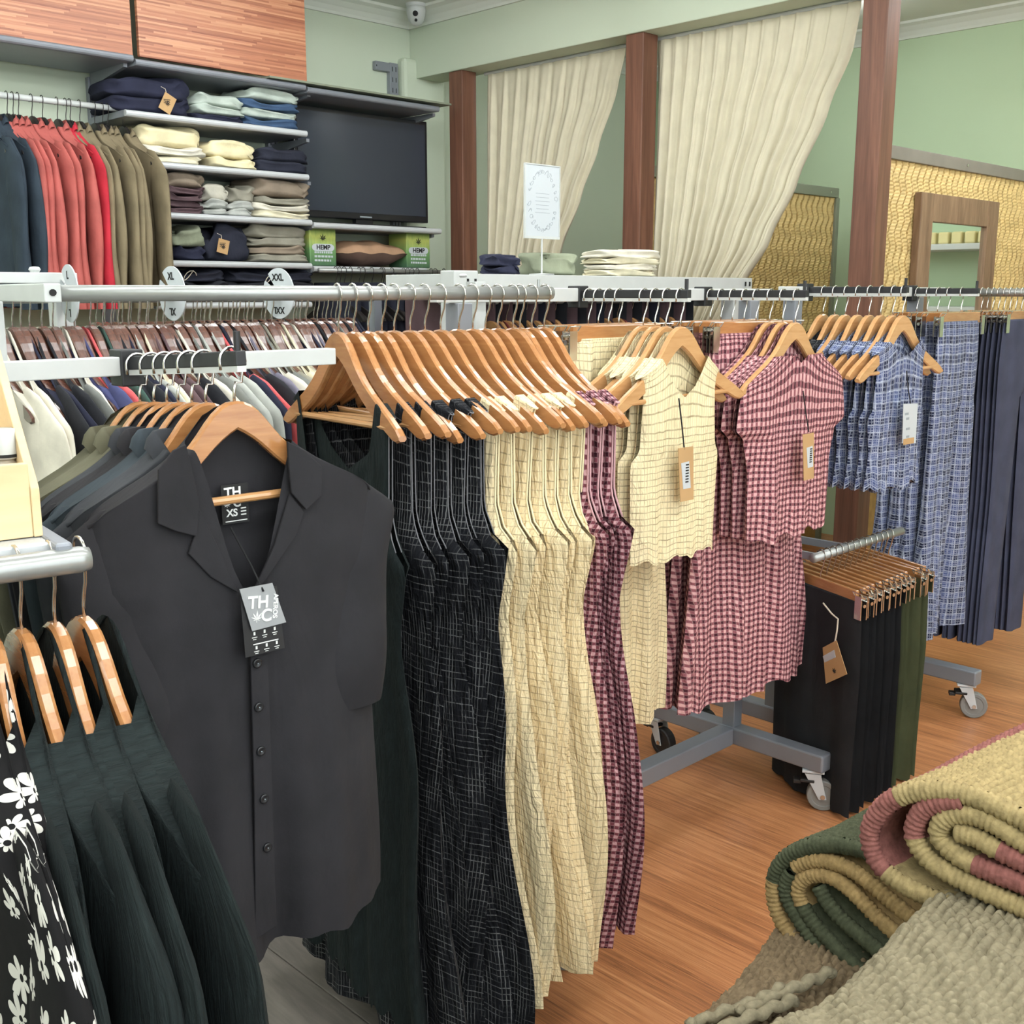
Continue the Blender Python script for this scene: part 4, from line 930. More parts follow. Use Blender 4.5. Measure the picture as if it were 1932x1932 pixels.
# button placket, buttons, hem stitch
pc = MB(); px_ = [(478, 1125), (476, 1250), (478, 1500), (480, 1600)]
MB().prism(SL([(468, 1128), (500, 1118), (512, 1500), (520, 1745), (480, 1772), (478, 1500)]), -.031, -.027).build('placket', M['f_black'], tt, bevel=.001)
for px, py in ((487, 1252), (490, 1335), (494, 1418), (500, 1508), (506, 1600)):
    bx, bz = on_shirt(px, py); b = MB().lathe([(.0062, 0), (.0062, .0016), (.0048, .0026), (.0034, .0018)], 16).build('button', M['tvb'], tt, smooth=True); b.location = (bx, -.0315, bz); b.rotation_euler = (R(90), 0, 0)
    b2 = MB().lathe([(.0008, 0), (.0008, .003)], 6).build('stitch', M['inkg'], b)
# hang tags
P = SL([(452, 1112), (514, 1100), (540, 1174), (476, 1191)], -.045); T1 = MB().prism(P, -.045, -.0438).build('hang_tag', plain('tag_grey', (150, 152, 154), .6), tt); T1['label'] = 'grey card swing tag printed TH C'
P2 = SL([(452, 1118), (522, 1105), (537, 1222), (463, 1241)], -.041); T2 = MB().prism(P2, -.0415, -.0405).build('hang_tag', plain('tag_black', (34, 34, 36), .5), tt); T2['label'] = 'black card swing tag with white care icons'
rot = math.atan2(P[1][1] - P[0][1], P[1][0] - P[0][0]) - R(6); cxx = sum(a for a, b in P) / 4; czz = sum(b for a, b in P) / 4
RT = (R(90), R(6), 0)
text_obj('TH', .021, M['inkw'], T1, (cxx - .006, -.0455, czz + .006), RT, True); text_obj('C', .021, M['inkw'], T1, (cxx + .004, -.0455, czz - .012), RT, True)
text_obj('APEROS', .0085, M['inkw'], T1, (cxx + .0165, -.0455, czz - .002), (R(90), R(96), 0), True)
l = leaf_mesh(.011).build('print', M['inkw'], T1); l.location = (cxx - .009, -.045, czz - .014); l.rotation_euler = (0, R(8), 0)
for r_ in range(2):
    for k in range(3):
        ix, iz = on_shirt(474 + k * 19 + r_ * 4, 1196 + r_ * 26 - k * 5)
        m = MB(); m.box(-.0012, .0012, 0, .0006, 0, .004).box(-.0034, .0034, 0, .0006, -.0032, -.0024).box(-.0022, .0022, 0, .0006, -.0056, -.0049); m.build('print', M['inkw'], T2, loc=(ix, -.0422, iz))
ix, iz = on_shirt(497, 1208); MB().box(-.018, .016, 0, .0006, -.0006, .0006).build('print', M['inkw'], T2, loc=(ix, -.0422, iz))
s0, s1, s2 = on_shirt(452, 1000), on_shirt(478, 1070), on_shirt(487, 1112)
MB().tube([(s0[0], -.012, s0[1]), (s1[0], -.03, s1[1]), (s2[0], -.047, s2[1])], .0012, 6).build('tag_cord', M['stringk'], tt)

# rack B: packed shirts on walnut hangers
PB = at(0, 556, 2.2); PBl = (PB.x, PB.y); LBx = 1.35
t = thing('clothes_rack', 'white rack behind the dress rail packed with shirts on walnut hangers', 'rack', (PB.x, PB.y, 0), TH_U)
MB().tube([(-.35, 0, 1.396), (LBx, 0, 1.396)], .0125, 14).build('tube', M['tube'], t, smooth=True)
w0 = (on_line(141, PBl, U)[0] - PBl[0]) / U[0]
MB().box(w0 - .02, w0 + .02, .05, .09, 0, 1.418).build('upright', M['white_metal'], t, bevel=.002)
MB().box(-.35, w0 + .03, .05, .085, 1.418, 1.44).build('top_bar', M['white_metal'], t, bevel=.002)
MB().box(LBx - .05, LBx - .01, .05, .09, 0, 1.43).build('upright', M['white_metal'], t, bevel=.002)
MB().box(-.3, LBx, .05, .09, .02, .06).build('base_beam', M['steel_d'], t)
for x in (w0, LBx - .03):
    MB().lathe([(.008, 0), (.012, .006), (.009, .011), (.003, .012)], 12, (x - .05, .068, 1.44)).build('knob', M['white_metal'], t)
bxs = [-52, -24, 8, 24, 41, 64, 85, 110, 126, 156, 180, 196, 209, 229, 248, 263, 282, 295, 316, 334, 356, 373, 384, 404, 424, 437, 454, 464, 488, 501, 519, 542, 554, 566, 587, 604, 622, 640]
bcol = ['white', 'white', 'navy', 'black', 'black', 'grey', 'white', 'blue', 'coral', 'green', 'black', 'navy', 'lgrey', 'cream', 'mauve', 'mauve', 'black', 'white', 'grey', 'lgrey', 'lgrey', 'coral', 'navy', 'black', 'lav', 'white', 'grey', 'kgrey', 'cream', 'cream', 'white', 'navy', 'lav', 'black', 'navy', 'grey', 'black', 'navy']
cn = dict(white='off-white', navy='navy', black='black', grey='mid grey', blue='denim blue', coral='coral red', green='bottle green', lgrey='pale grey', cream='cream', mauve='mauve', lav='lavender grey', kgrey='stone grey')
bb = [garment_mb(500 + k, .62, [(0, .255), (.1, .262), (.18, .265), (.26, .245), (.62, .24)], .168, .04, .01, .0, th=((0, .014), (.02, .018), (.12, .017), (.3, .012), (1, .012)), amp=((0, 0), (.2, .002), (.7, .005)), ncol=10, nrow=22) for k in range(3)]
bs = [sleeve_mb(510 + k, .262, .3, .072, .075, .04, .17) for k in range(3)]
for k in range(3): gmesh('bb|%d' % k, bb[k], M['white']); gmesh('bs|%d' % k, bs[k], M['white'])
cnt = {}
for i, (px, c) in enumerate(zip(bxs, bcol)):
    p = on_line(px + 10, PBl, U); rnd = random.Random(900 + i); rz = TH_U - R(90) + R(rnd.uniform(-3, 3)); loc = (p[0], p[1], 1.396); k = i % 3
    cnt[c] = cnt.get(c, 0) + 1; tot = bcol.count(c); od = ORD[cnt[c] - 1] + ' ' if tot > 1 else ''; fl_ = ' from the left' if tot > 1 else ''
    tt2, _ = garment('hung_shirt', '%s%s shirt%s among the walnut hangers' % (od, cn[c], fl_), 'shirt', [('body', with_mat(GM['bb|%d' % k], M[c], 'bb%d%s' % (k, c)))], loc, rz, 'shirts packed on the white rack')
    for s in (1, -1):
        q = link('sleeve', with_mat(GM['bs|%d' % k], M[c], 'bs%d%s' % (k, c)), tt2)
        if s < 0: q.scale = (-1, 1, 1)
    hang('walnut', 'walnut hanger %s from the left on the white rack' % ORD[i], loc, rz, 'walnut hangers on the white rack')
# size discs on that rail
for k, (px, txt) in enumerate(((131, 'L'), (325, 'XL'), (526, 'XXL'))):
    p = on_line(px, PBl, U); t = thing('size_disc', 'round white size divider disc %s' % ('turned edge-on at far left of the rail' if k == 0 else 'marked ' + txt), 'size marker', (p[0], p[1], 1.398), TH_U - R(90) + R((-6, 0, 4)[k]), 'white size discs')
    m = MB(); n = 36; vs = [(r_ * math.cos(2 * math.pi * j / n), y, r_ * math.sin(2 * math.pi * j / n)) for y in (-.0012, .0012) for r_ in (.016, .058) for j in range(n)]
    fs = []
    for j in range(n):
        j2 = (j + 1) % n
        if n * .36 < j < n * .40: continue
        fs += [(j, j2, n + j2, n + j), (2 * n + j2, 2 * n + j, 3 * n + j, 3 * n + j2), (n + j, n + j2, 3 * n + j2, 3 * n + j), (j2, j, 2 * n + j, 2 * n + j2)]
    m.add(vs, fs).build('disc', M['paper'], t)
    text_obj(txt, .022, M['ink'], t, (0, -.0018, .036), bold=True); text_obj(txt, .022, M['ink'], t, (0, -.0018, -.038), (R(90), R(180), 0), bold=True)
# far row of walnut hangers on the next rail
PB2 = at(150, 556, 3.0); P2l = (PB2.x, PB2.y)
t = thing('hanging_rail', 'far silver rail behind the packed shirts', 'rail', (PB2.x, PB2.y, 1.385), TH_U)
MB().tube([(-.35, 0, 0), (1.0, 0, 0)], .0125, 12).build('tube', M['tube'], t, smooth=True)
for x in (-.3, .98): MB().box(x - .015, x + .015, -.015, .015, -1.385, -.01).build('upright', M['steel_d'], t)
for i in range(30):
    px = 178 + i * 16.5; p = on_line(px, P2l, U); rz = TH_U - R(90) + R(random.Random(i).uniform(-8, 8)); loc = (p[0], p[1], 1.384)
    hang('walnut', 'walnut hanger %s from the left on the far rail' % ORD[i], loc, rz, 'walnut hangers on the far rail')
    c = ['black', 'mauve', 'navy', 'grey', 'black', 'jean'][i % 6]
    tt2, _ = garment('hung_shirt', 'dark shirt %s from the left on the far rail' % ORD[i], 'shirt', [('body', with_mat(GM['bb|%d' % (i % 3)], M[c], 'bb%d%s' % (i % 3, c)))], loc, rz, 'dark shirts on the far rail')

# table gondola with folded clothes and paper sign
T0 = (-.143, 3.3); TT = dict(loc=(T0[0], T0[1], 0), rz=TH_U)
t = thing('display_gondola', 'white display gondola with folded trousers and a paper sign on top', 'gondola', (T0[0], T0[1], 0), TH_U)
MB().box(0, 1.487, 0, .36, 1.411, 1.454).build('top_board', M['white_metal'], t, bevel=.002)
MB().box(-.035, .06, -.002, .06, 0, 1.463).build('upright', M['white_metal'], t, bevel=.003)
MB().box(1.40, 1.487, .02, .08, 0, 1.41).build('upright', M['white_metal'], t, bevel=.003)
for x in (.018, .048, 1.44, 1.468): MB().box(x - .004, x + .004, -.0035, -.0015, 1.424, 1.44).build('slot', M['ink'], t)
MB().tube([(.06, .17, 1.375), (1.40, .17, 1.375)], .0125, 12).build('hang_tube', M['tube'], t, smooth=True)
MB().box(0, 1.48, .0, .36, .05, .1).build('base_board', M['white_metal'], t, bevel=.003)
def tloc(px, py, y): o = (T0[0] - V[0] * y, T0[1] - V[1] * y); return plane_local(px, py, o, U)
def tpos(x, y, z): return Vector((T0[0] + U[0] * x - V[0] * y, T0[1] + U[1] * x - V[1] * y, z))
def tpile(a, b, hs, mats, desc, kind, seed, dep=.26, y=.12):
    xm, _ = tloc((a + b) / 2, 520, y); ww = ((b - a) * tpos(xm, y, 0).y / 2140 - .7 * dep) / .713; xa, xb = xm - ww / 2, xm + ww / 2; zz = 1.455; rnd = random.Random(seed); out = []
    for k, h in enumerate(hs):
        o = fold_mesh((xb - xa) * rnd.uniform(.93, 1), dep, h, seed + k, None).build('folded_' + kind, M[mats[k % len(mats)]], smooth=True, loc=tpos((xa + xb) / 2 + rnd.uniform(-.01, .01), y, zz), rz=TH_U + rnd.uniform(-.08, .08))
        lab = ('%s folded %s on the gondola' % (PILEPOS[len(hs)][k], desc)) if len(hs) > 1 else 'folded %s on the gondola' % desc
        tag(o, lab, 'clothes', 'folded clothes on the gondola'); out.append(o); zz += h * .92
    return out
tpile(903, 985, [.028, .03], ['navy'], 'navy garment at the left end', 'shirt', 80, .08)
tpile(968, 1092, [.058], ['sage'], 'olive jeans behind the sign stem', 'jeans', 84, .1)
tpile(1086, 1256, [.022, .022, .022, .026], ['cream', 'white', 'cream', 'white'], 'cream canvas trousers beside the sign', 'trousers', 88, .14)
sx, _ = tloc(1022, 520, .04)
t = thing('sign_stand', 'white paper sign with line drawn flowers on a thin stem', 'sign', tpos(sx, .04, 1.455), TH_U)
w, h = .15, .213; zb = .118
MB().lathe([(.04, 0), (.04, .003), (.006, .005)], 20).build('foot', M['white_metal'], t)
MB().tube([(0, 0, .004), (0, 0, zb)], .0028, 8).build('stem', M['white_metal'], t)
MB().box(-w / 2, w / 2, -.002, .002, zb, zb + h).build('paper', M['paper'], t)
fr = MB(); fr.box(-w / 2 - .003, w / 2 + .003, -.004, .004, zb - .008, zb).box(-w / 2 - .003, -w / 2, -.004, .004, zb, zb + h).box(w / 2, w / 2 + .003, -.004, .004, zb, zb + h).box(-w / 2 - .003, w / 2 + .003, -.004, .004, zb + h, zb + h + .003); fr.build('frame', M['white_metal'], t)
rnd = random.Random(4)
for k in range(6): ww = rnd.uniform(.026, .042); MB().box(-ww, ww, -.0026, -.002, zb + .128 - k * .0115, zb + .1292 - k * .0115).build('print', M['inkg'], t)
for k in range(26):
    a = 2 * math.pi * k / 26 + .1; bx_, bz_ = .06 * math.cos(a), zb + h / 2 + .088 * math.sin(a)
    if abs(math.sin(a)) < .3 and rnd.random() < .4: continue
    s_ = rnd.uniform(.006, .011); th0 = rnd.uniform(0, 6.28); pts = [(bx_ + s_ * math.cos(th0 + q * .9) * (1 - .06 * q), -.0026, bz_ + s_ * .9 * math.sin(th0 + q * .9 * (1 + .2 * (k % 3))) * (1 - .06 * q)) for q in range(9)]
    MB().tube(pts, .0005, 4).build('flower_drawing', M['inkg'], t)
# garments on the gondola's tube: maroon and dark pieces on beech hangers
for i, px in enumerate((925, 940, 955, 972, 990, 1008, 1026, 1045, 1140, 1165, 1190, 1215, 1240, 1262)):
    x, _ = tloc(px, 560, .17); loc = tpos(x, .17, 1.374); rz = TH_U - R(90) + R(random.Random(i).uniform(-10, 10)); c = ['mauve', 'rose', 'mauve', 'black', 'navy', 'mauve', 'black', 'jean'][i % 8]
    hang('pale', 'pale beech hanger %s from the left on the gondola tube' % ORD[i], loc, rz, 'beech hangers on the gondola tube')
    garment('hung_shirt', 'dark or maroon shirt %s from the left on the gondola tube' % ORD[i], 'shirt', [('body', with_mat(GM['bb|%d' % (i % 3)], M[c], 'bb%d%s' % (i % 3, c)))], loc, rz, 'shirts on the gondola tube')

# second tube of the gondola: dark trousers folded over it
t = thing('hanging_rail', 'back tube of the gondola with dark trousers folded over it', 'rail', tpos(.06, .3, 1.392), TH_U)
MB().tube([(0, 0, 0), (1.34, 0, 0)], .009, 12).build('tube', M['tube'], t, smooth=True)
trc = garment_mb(145, .5, [(0, .15), (.1, .15), (.5, .16)], .001, .0, .0, .0, th=((0, .012), (.03, .013), (.5, .013)), amp=((0, .001), (.5, .004)), ncol=8, nrow=14, shoulder=lambda x: .012)
gmesh('trc', trc, M['mauve'])
for i in range(24):
    x = .10 + i * .05; c = ['mauve', 'jean', 'mauve', 'black', 'mauve', 'black'][i % 6]
    garment('folded_trousers', '%s pair of folded dark trousers from the left on the gondola back tube' % ORD[i], 'trousers', [('body', with_mat(GM['trc'], M[c], 'trc' + c))], tpos(.06 + x, .3, 1.392), TH_U - R(90) + R(random.Random(i).uniform(-6, 6)), 'dark trousers on the gondola back tube')

# ================================================================== CLOTHES ON THE FACEOUT ARMS
def top_set(arm, ds, z, mb, mat, label, cat, name, group, hk, hlabel, rzoff=0, sleeve=None, mats=None, key=''):
    me = gmesh('body|' + key, mb, mat); out = []
    if sleeve: sme = gmesh('sleeve|' + key, sleeve, mat)
    for i, d in enumerate(ds):
        p = on_arm(arm, d); rz = TH_U + R(rzoff + random.Random(i + len(key)).uniform(-3, 3)); loc = (p[0], p[1], z); m_ = mats[i] if mats else mat
        lab = label[i]
        t, _ = garment(name, lab, cat, [('body', me if m_ is mat else with_mat(me, m_, key + m_.name))], loc, rz, group); out.append((t, p, rz, z))
        if sleeve:
            for s in (1, -1):
                q = link('sleeve', sme, t)
                if s < 0: q.scale = (-1, 1, 1)
        if hk: hang(hk, hlabel[i], loc, rz, group.replace('tops', 'top hangers') + ' hangers' if 'tops' not in group else group.replace('tops', 'top hangers'), tilt=R(random.Random(i).uniform(-2, 2)))
    return out
def swing_tag(t, p, rz, z, cord, poly, mat, sticker, y=-.05, label='kraft card swing tag'):
    d = (math.cos(rz), math.sin(rz)); p = (p[0] - math.sin(rz) * y, p[1] + math.cos(rz) * y); f = lambda a: (lambda q: (q[0], q[1] - z))(plane_local(a[0], a[1], p, d))
    P = [f(a) for a in poly]; T = MB().prism(P, y - .0012, y).build('hang_tag', mat, t); T['label'] = label
    if sticker: MB().prism([f(a) for a in sticker], y - .0018, y - .0012).build('barcode_sticker', M['paper'], T)
    if sticker:
        (x0, z0), (x1, z1) = f(sticker[0]), f(sticker[2]); n = 7
        for k in range(n):
            zz = z0 + (z1 - z0) * (.12 + .76 * k / n); MB().box(x0 + (x1 - x0) * .45, x0 + (x1 - x0) * .75, y - .0022, y - .0018, zz, zz + .003).build('print', M['ink'], T)
    C = [f(a) for a in cord]; MB().tube([(c[0], y + .02 * (1 - k / (len(C) - 1)) * .5, c[1]) for k, c in enumerate(C)], .0017, 6).build('tag_cord', M['stringk'], t)
    return T
cream_t = garment_mb(600, .43, [(0, .142), (.1, .122), (.19, .13), (.215, .152), (.43, .146)], .082, .12, .03, .19, th=((0, .01), (.03, .019), (.2, .02), (.43, .024)), amp=((0, 0), (.2, .002), (.43, .007)), nf=3, ncol=26, nrow=34, hem=.006)
r = top_set(A1, [.19, .22, .252, .288], 1.392, cream_t, M['f_beige2'], ['cream checked sleeveless top at the back of the cream tops', 'cream checked sleeveless top third from the front', 'cream checked sleeveless top just behind the tagged one', 'cream checked sleeveless crop top with a kraft swing tag'], 'top', 'sleeveless_blouse', 'cream checked tops', 'pale',
            ['beech hanger of the rearmost cream top', 'beech hanger third from the front among the cream tops', 'beech hanger just behind the tagged cream top', 'beech hanger of the tagged cream top'], key='creamtop')
swing_tag(r[3][0], r[3][1], r[3][2], r[3][3], [(1288, 752), (1290, 800), (1291, 848)], [(1279, 846), (1307, 842), (1308, 942), (1283, 947)], M['kraft'], [(1284, 874), (1299, 870), (1302, 920), (1288, 923)])
pink_t = garment_mb(610, .44, [(0, .2), (.09, .225), (.165, .238), (.19, .2), (.27, .178), (.44, .17)], .1, .085, .02, .17, th=((0, .01), (.03, .021), (.2, .023), (.44, .027)), amp=((0, 0), (.2, .003), (.44, .008)), nf=2.6, ncol=26, nrow=36, hem=.006)
r = top_set(A2, [.2, .235, .272], 1.392, pink_t, M['f_pink'], ['pink checked cap sleeved top at the back of the pink tops', 'pink checked cap sleeved top behind the tagged one', 'pink checked cap sleeved top with a narrow kraft tag'], 'top', 'cap_sleeve_blouse', 'pink checked tops', 'pale',
            ['beech hanger of the rearmost pink top', 'beech hanger just behind the tagged pink top', 'beech hanger of the tagged pink top'], key='pinktop', rzoff=0)
swing_tag(r[2][0], r[2][1], r[2][2], r[2][3], [(1522, 738), (1524, 780), (1526, 815)], [(1514, 820), (1535, 816), (1535, 902), (1516, 907)], M['kraft'], [(1521, 845), (1532, 841), (1533, 880), (1523, 883)], y=-.06)
blue_t = garment_mb(620, .4, [(0, .14), (.09, .118), (.18, .128), (.205, .142), (.3, .128), (.4, .142)], .088, .1, .06, .18, th=((0, .01), (.03, .017), (.2, .018), (.43, .02)), amp=((0, 0), (.2, .003), (.3, .003), (.43, .009)), nf=4, ncol=24, nrow=34, hem=.008)
bl = [M['f_hatch'], M['f_hatch']] + [M['f_blue']] * 6
nms = ['charcoal sleeveless top at the back of the blue tops', 'charcoal sleeveless top second from the back of the blue tops'] + ['%s blue plaid sleeveless top from the back' % ORD[k] for k in range(5)] + ['blue plaid sleeveless top with a white swing tag']
hns = ['beech hanger %s from the back among the blue tops' % ORD[k] for k in range(7)] + ['beech hanger of the blue top with the white tag']
r = top_set(A3, [.06, .095, .13, .165, .2, .235, .27, .298], 1.402, blue_t, M['f_blue'], nms, 'top', 'sleeveless_blouse', 'blue plaid tops', 'pale', hns, mats=bl, key='bluetop')
T = swing_tag(r[7][0], r[7][1], r[7][2], r[7][3], [(1717, 700), (1717, 735), (1718, 762)], [(1704, 762), (1731, 761), (1727, 836), (1702, 836)], M['paper'], None, label='white card swing tag')
d = (math.cos(r[7][2]), math.sin(r[7][2])); p7 = (r[7][1][0] + math.sin(r[7][2]) * .05, r[7][1][1] - math.cos(r[7][2]) * .05)
for k, (a, b) in enumerate(((1711, 780), (1712, 789), (1713, 808), (1712, 823))):
    q = plane_local(a, b, p7, d); MB().box(q[0] - .012 + .004 * (k % 2), q[0] + .006, -.0522, -.0512, q[1] - r[7][3] - .004, q[1] - r[7][3] + .002).build('print', M['inkg'], T)
q = plane_local(1714, 832, p7, d); MB().box(q[0] - .03, q[0] + .026, -.0524, -.0512, q[1] - r[7][3] - .008, q[1] - r[7][3] + .008).build('kraft_band', M['kraft'], T)
q = plane_local(1697, 690, r[7][1], d); MB().box(q[0] - .02, q[0] + .02, .002, .004, q[1] - r[7][3] - .008, q[1] - r[7][3] + .008).build('neck_label', M['paper'], r[7][0])
# skirts and trousers on clip hangers
WST = lambda x: DOME - .03
def bottoms(arm, ds, z, mb, mat, labels, hl, cat, name, group, key, rzoff=0, mats=None, hk='clip'):
    me = gmesh('body|' + key, mb, mat)
    for i, d in enumerate(ds):
        p = on_arm(arm, d); rz = TH_U + R(rzoff + random.Random(i * 3 + len(key)).uniform(-5, 5)); m_ = mats[i] if mats else mat; loc = (p[0], p[1], z)
        garment(name, labels[i], cat, [('body', me if m_ is mat else with_mat(me, m_, key + m_.name))], loc, rz, group)
        hang('clip', hl[i], loc, rz, group + ' clip hangers')
sk1 = garment_mb(630, .92, [(0, .15), (.15, .165), (.92, .205)], .001, 0, 0, 0, th=((0, .012), (.1, .016), (.92, .03)), amp=((0, .003), (.2, .008), (.92, .016)), nf=3.4, ncol=24, nrow=40, shoulder=WST, hem=.006)
bottoms(A1, [.03, .06, .09, .12], 1.392, sk1, M['f_beige2'], ['%s long cream checked skirt from the back' % ORD[k] for k in range(4)], ['clip hanger of the %s cream skirt from the back' % ORD[k] for k in range(4)], 'skirt', 'long_skirt', 'long cream skirts', 'creamskirt')
dark_sk = garment_mb(632, .9, [(0, .14), (.9, .19)], .001, 0, 0, 0, th=((0, .012), (.9, .026)), amp=((0, .003), (.9, .014)), nf=3, ncol=16, nrow=30, shoulder=WST)
bottoms(A2, [.022], 1.392, dark_sk, M['f_hatch'], ['charcoal crosshatched skirt behind the pink skirts'], ['clip hanger of the charcoal skirt'], 'skirt', 'long_skirt', 'dark skirt behind the pink skirts', 'darkskirt')
sk2 = garment_mb(634, .93, [(0, .15), (.12, .175), (.5, .225), (.93, .285)], .001, 0, 0, 0, th=((0, .014), (.1, .02), (.93, .045)), amp=((0, .003), (.2, .008), (.93, .022)), nf=3.0, ncol=30, nrow=44, shoulder=WST, hem=.008)
bottoms(A2, [.055, .09, .125, .16], 1.392, sk2, M['f_pink'], ['%s long pink checked skirt from the back' % ORD[k] for k in range(4)], ['clip hanger of the %s pink skirt from the back' % ORD[k] for k in range(4)], 'skirt', 'long_skirt', 'long pink skirts', 'pinkskirt')
tr1 = garment_mb(636, 1.02, [(0, .15), (.15, .17), (.6, .165), (1.02, .215)], .001, 0, 0, 0, th=((0, .012), (.15, .02), (1.02, .03)), amp=((0, .002), (.3, .006), (1.02, .014)), nf=2.4, ncol=22, nrow=44, shoulder=WST, crotch=.27, hem=.004)
bottoms(A4, [.025, .06, .095, .13, .172], 1.4, tr1, M['f_blue'], ['%s pair of blue plaid trousers from the back' % ORD[k] for k in range(5)], ['clip hanger of the %s blue plaid trousers from the back' % ORD[k] for k in range(5)], 'trousers', 'plaid_trousers', 'blue plaid trousers', 'bluetrousers')
A5 = spine(1838); s4 = A5; t = thing('faceout_tube', 'silver tube arm carrying the navy trousers at the right edge', 'rail arm', (s4[0], s4[1], 1.4), math.atan2(V[1], V[0]))
MB().tube([(-.02, 0, 0), (.36, 0, 0)], .0145, 14).build('tube', M['tube'], t, smooth=True)
MB().tube([(.345, 0, 0), (.345, 0, .035)], .004, 8).build('stop_pin', M['black_plastic'], t)
nv = [.03, .05, .07, .09, .11, .13, .15, .17, .19]
tr2 = garment_mb(638, 1.14, [(0, .17), (.15, .19), (.6, .175), (1.14, .19)], .001, 0, 0, 0, th=((0, .011), (.15, .014), (1.02, .016)), amp=((0, .001), (.3, .003), (1.02, .006)), nf=1.6, ncol=18, nrow=36, shoulder=WST, crotch=.27, hem=.002)
bottoms(A5, nv, 1.4, tr2, M['f_navyt'], ['%s pair of plain navy trousers from the back' % ORD[k] for k in range(9)], ['clip hanger of the %s navy trousers from the back' % ORD[k] for k in range(9)], 'trousers', 'navy_trousers', 'plain navy trousers', 'navytrousers')
# low rail with black and green trousers
ZL = .70; q0 = at_z(1545, 1050, ZL); lo = Vector((q0.x, q0.y)) - uV * .03
t = thing('hanging_rail', 'low silver rail with black and green trousers below the blue tops', 'rail', (lo.x, lo.y, ZL), TH_U)
MB().tube([(0, 0, 0), (.5, 0, 0)], .0125, 14).build('tube', M['tube'], t, smooth=True)
for x in (.02, .18): MB().bar((x, 0, 0), (x, .22, 0), .012, .02).build('support_arm', M['steel_d'], t)
tr3 = [garment_mb(640 + k, .60, [(0, .165), (.2, .18), (.60, .175)], .001, 0, 0, 0, th=((0, .012), (.2, .014), (.6, .016)), amp=((0, .001), (.2, .004), (.6, .008)), nf=1.6, ncol=14, nrow=24, shoulder=WST, hem=.003) for k in range(3)]
for k in range(3): gmesh('body|tr3%d' % k, tr3[k], M['f_blkt'])
cc = ['f_blkt'] * 8 + ['f_green'] * 5; TD = []
for i, c in enumerate(cc):
    p = lo + uV * (.045 + i * .032); rz = TH_U - R(112) + R(random.Random(i + 5).uniform(-4, 4)); loc = (p.x, p.y, ZL); k = cc[:i + 1].count(c); n_ = 'black' if c == 'f_blkt' else 'dark green corduroy'
    tt2, _ = garment('hung_trousers', '%s pair of %s trousers from the left on the low rail' % (ORD[k - 1], n_), 'trousers', [('body', with_mat(GM['body|tr3%d' % (i % 3)], M[c], 'tr3%d%s' % (i % 3, c)))], loc, rz, 'trousers on the low rail'); TD.append((tt2, p, rz))
    hang('clip', 'clip hanger %s from the left on the low rail' % ORD[i], loc, rz, 'clip hangers on the low rail')
    if i in (2, 4):
        MB().tube([(.14, -.02, -.16), (.15, -.024, -.2), (.165, -.026, -.24)], .0022, 6).build('drawstring', M['string'], tt2)
tt2, p, rz = TD[0]; d = (math.cos(rz), math.sin(rz)); f = lambda a: (lambda q: (q[0], q[1] - ZL))(plane_local(a[0], a[1], (p.x + math.sin(rz) * .042, p.y - math.cos(rz) * .042), d))
T = MB().prism([f(a) for a in ((1552, 1222), (1578, 1208), (1598, 1272), (1558, 1290))], -.042, -.0408).build('hang_tag', M['kraft'], tt2); T['label'] = 'kraft card swing tag with white sticker'
MB().prism([f(a) for a in ((1553, 1238), (1574, 1226), (1577, 1240), (1556, 1250))], -.043, -.042).build('barcode_sticker', M['paper'], T)
l = leaf_mesh(.012).build('print', M['ink'], T); a_ = f((1574, 1268)); l.location = (a_[0], -.0424, a_[1])
MB().tube([(f(a)[0], -.04, f(a)[1]) for a in ((1552, 1138), (1568, 1158), (1580, 1168), (1578, 1190), (1574, 1212))], .0022, 6).build('tag_string', M['string'], tt2)

# ================================================================== NEAR SHELF AT LEFT, CRINKLE TOPS, PALM PRINT
ZE = 1.155; e1 = at_z(175, 1052, ZE); e0 = at_z(0, 1076, ZE); dE = Vector((e1.x - e0.x, e1.y - e0.y)).normalized(); RE = math.atan2(dE.y, dE.x); RZE = RE - R(90)
t = thing('display_shelf', 'grey metal shelf with a rounded front rail at the left edge', 'shelf', (e1.x, e1.y, ZE), RE)
MB().tube([(-.75, 0, 0), (-.012, 0, 0), (-.003, 0, 0)], [.0125, .0125, .0105], 20).build('front_rail', M['tube'], t, smooth=True)
MB().box(-.75, -.03, .016, .33, .004, .016).build('tray', M['steel'], t, bevel=.002)
MB().box(-.034, -.018, -.004, .33, -.012, .018).build('end_bracket', M['steel_d'], t, bevel=.003)
MB().box(-.75, -.71, .3, .34, -ZE, .02).build('upright', M['steel_d'], t)
MB().box(-.07, -.03, .3, .34, -ZE, .0).build('upright', M['steel_d'], t)
# pine box and bottle
def eloc(px, py, y): o = (e1.x - dE.y * y, e1.y + dE.x * y); return plane_local(px, py, o, (dE.x, dE.y))
yb = .045; bx1, _ = eloc(81, 1000, yb); bx0, _ = eloc(64, 1000, yb)
t = thing('pine_box', 'open pine display box with a sloping side at the left edge', 'box', (e1.x, e1.y, (ZE + .017)), RE)
hgt = lambda px, py, y: eloc(px, py, y)[1] - (ZE + .017)
h_front = hgt(40, 876, yb)
sd = MB(); zf = hgt(80, 920, yb); zt = .245
sd.add([(x, y, z) for x in (bx0, bx1) for y, z in ((yb, 0), (yb, zf), (yb + .17, zt), (yb + .2, zt), (yb + .2, 0))], [(0, 1, 2, 3, 4), (9, 8, 7, 6, 5), (0, 5, 6, 1), (1, 6, 7, 2), (2, 7, 8, 3), (3, 8, 9, 4), (4, 9, 5, 0)]).build('side_board', M['ply'], t, bevel=.001)
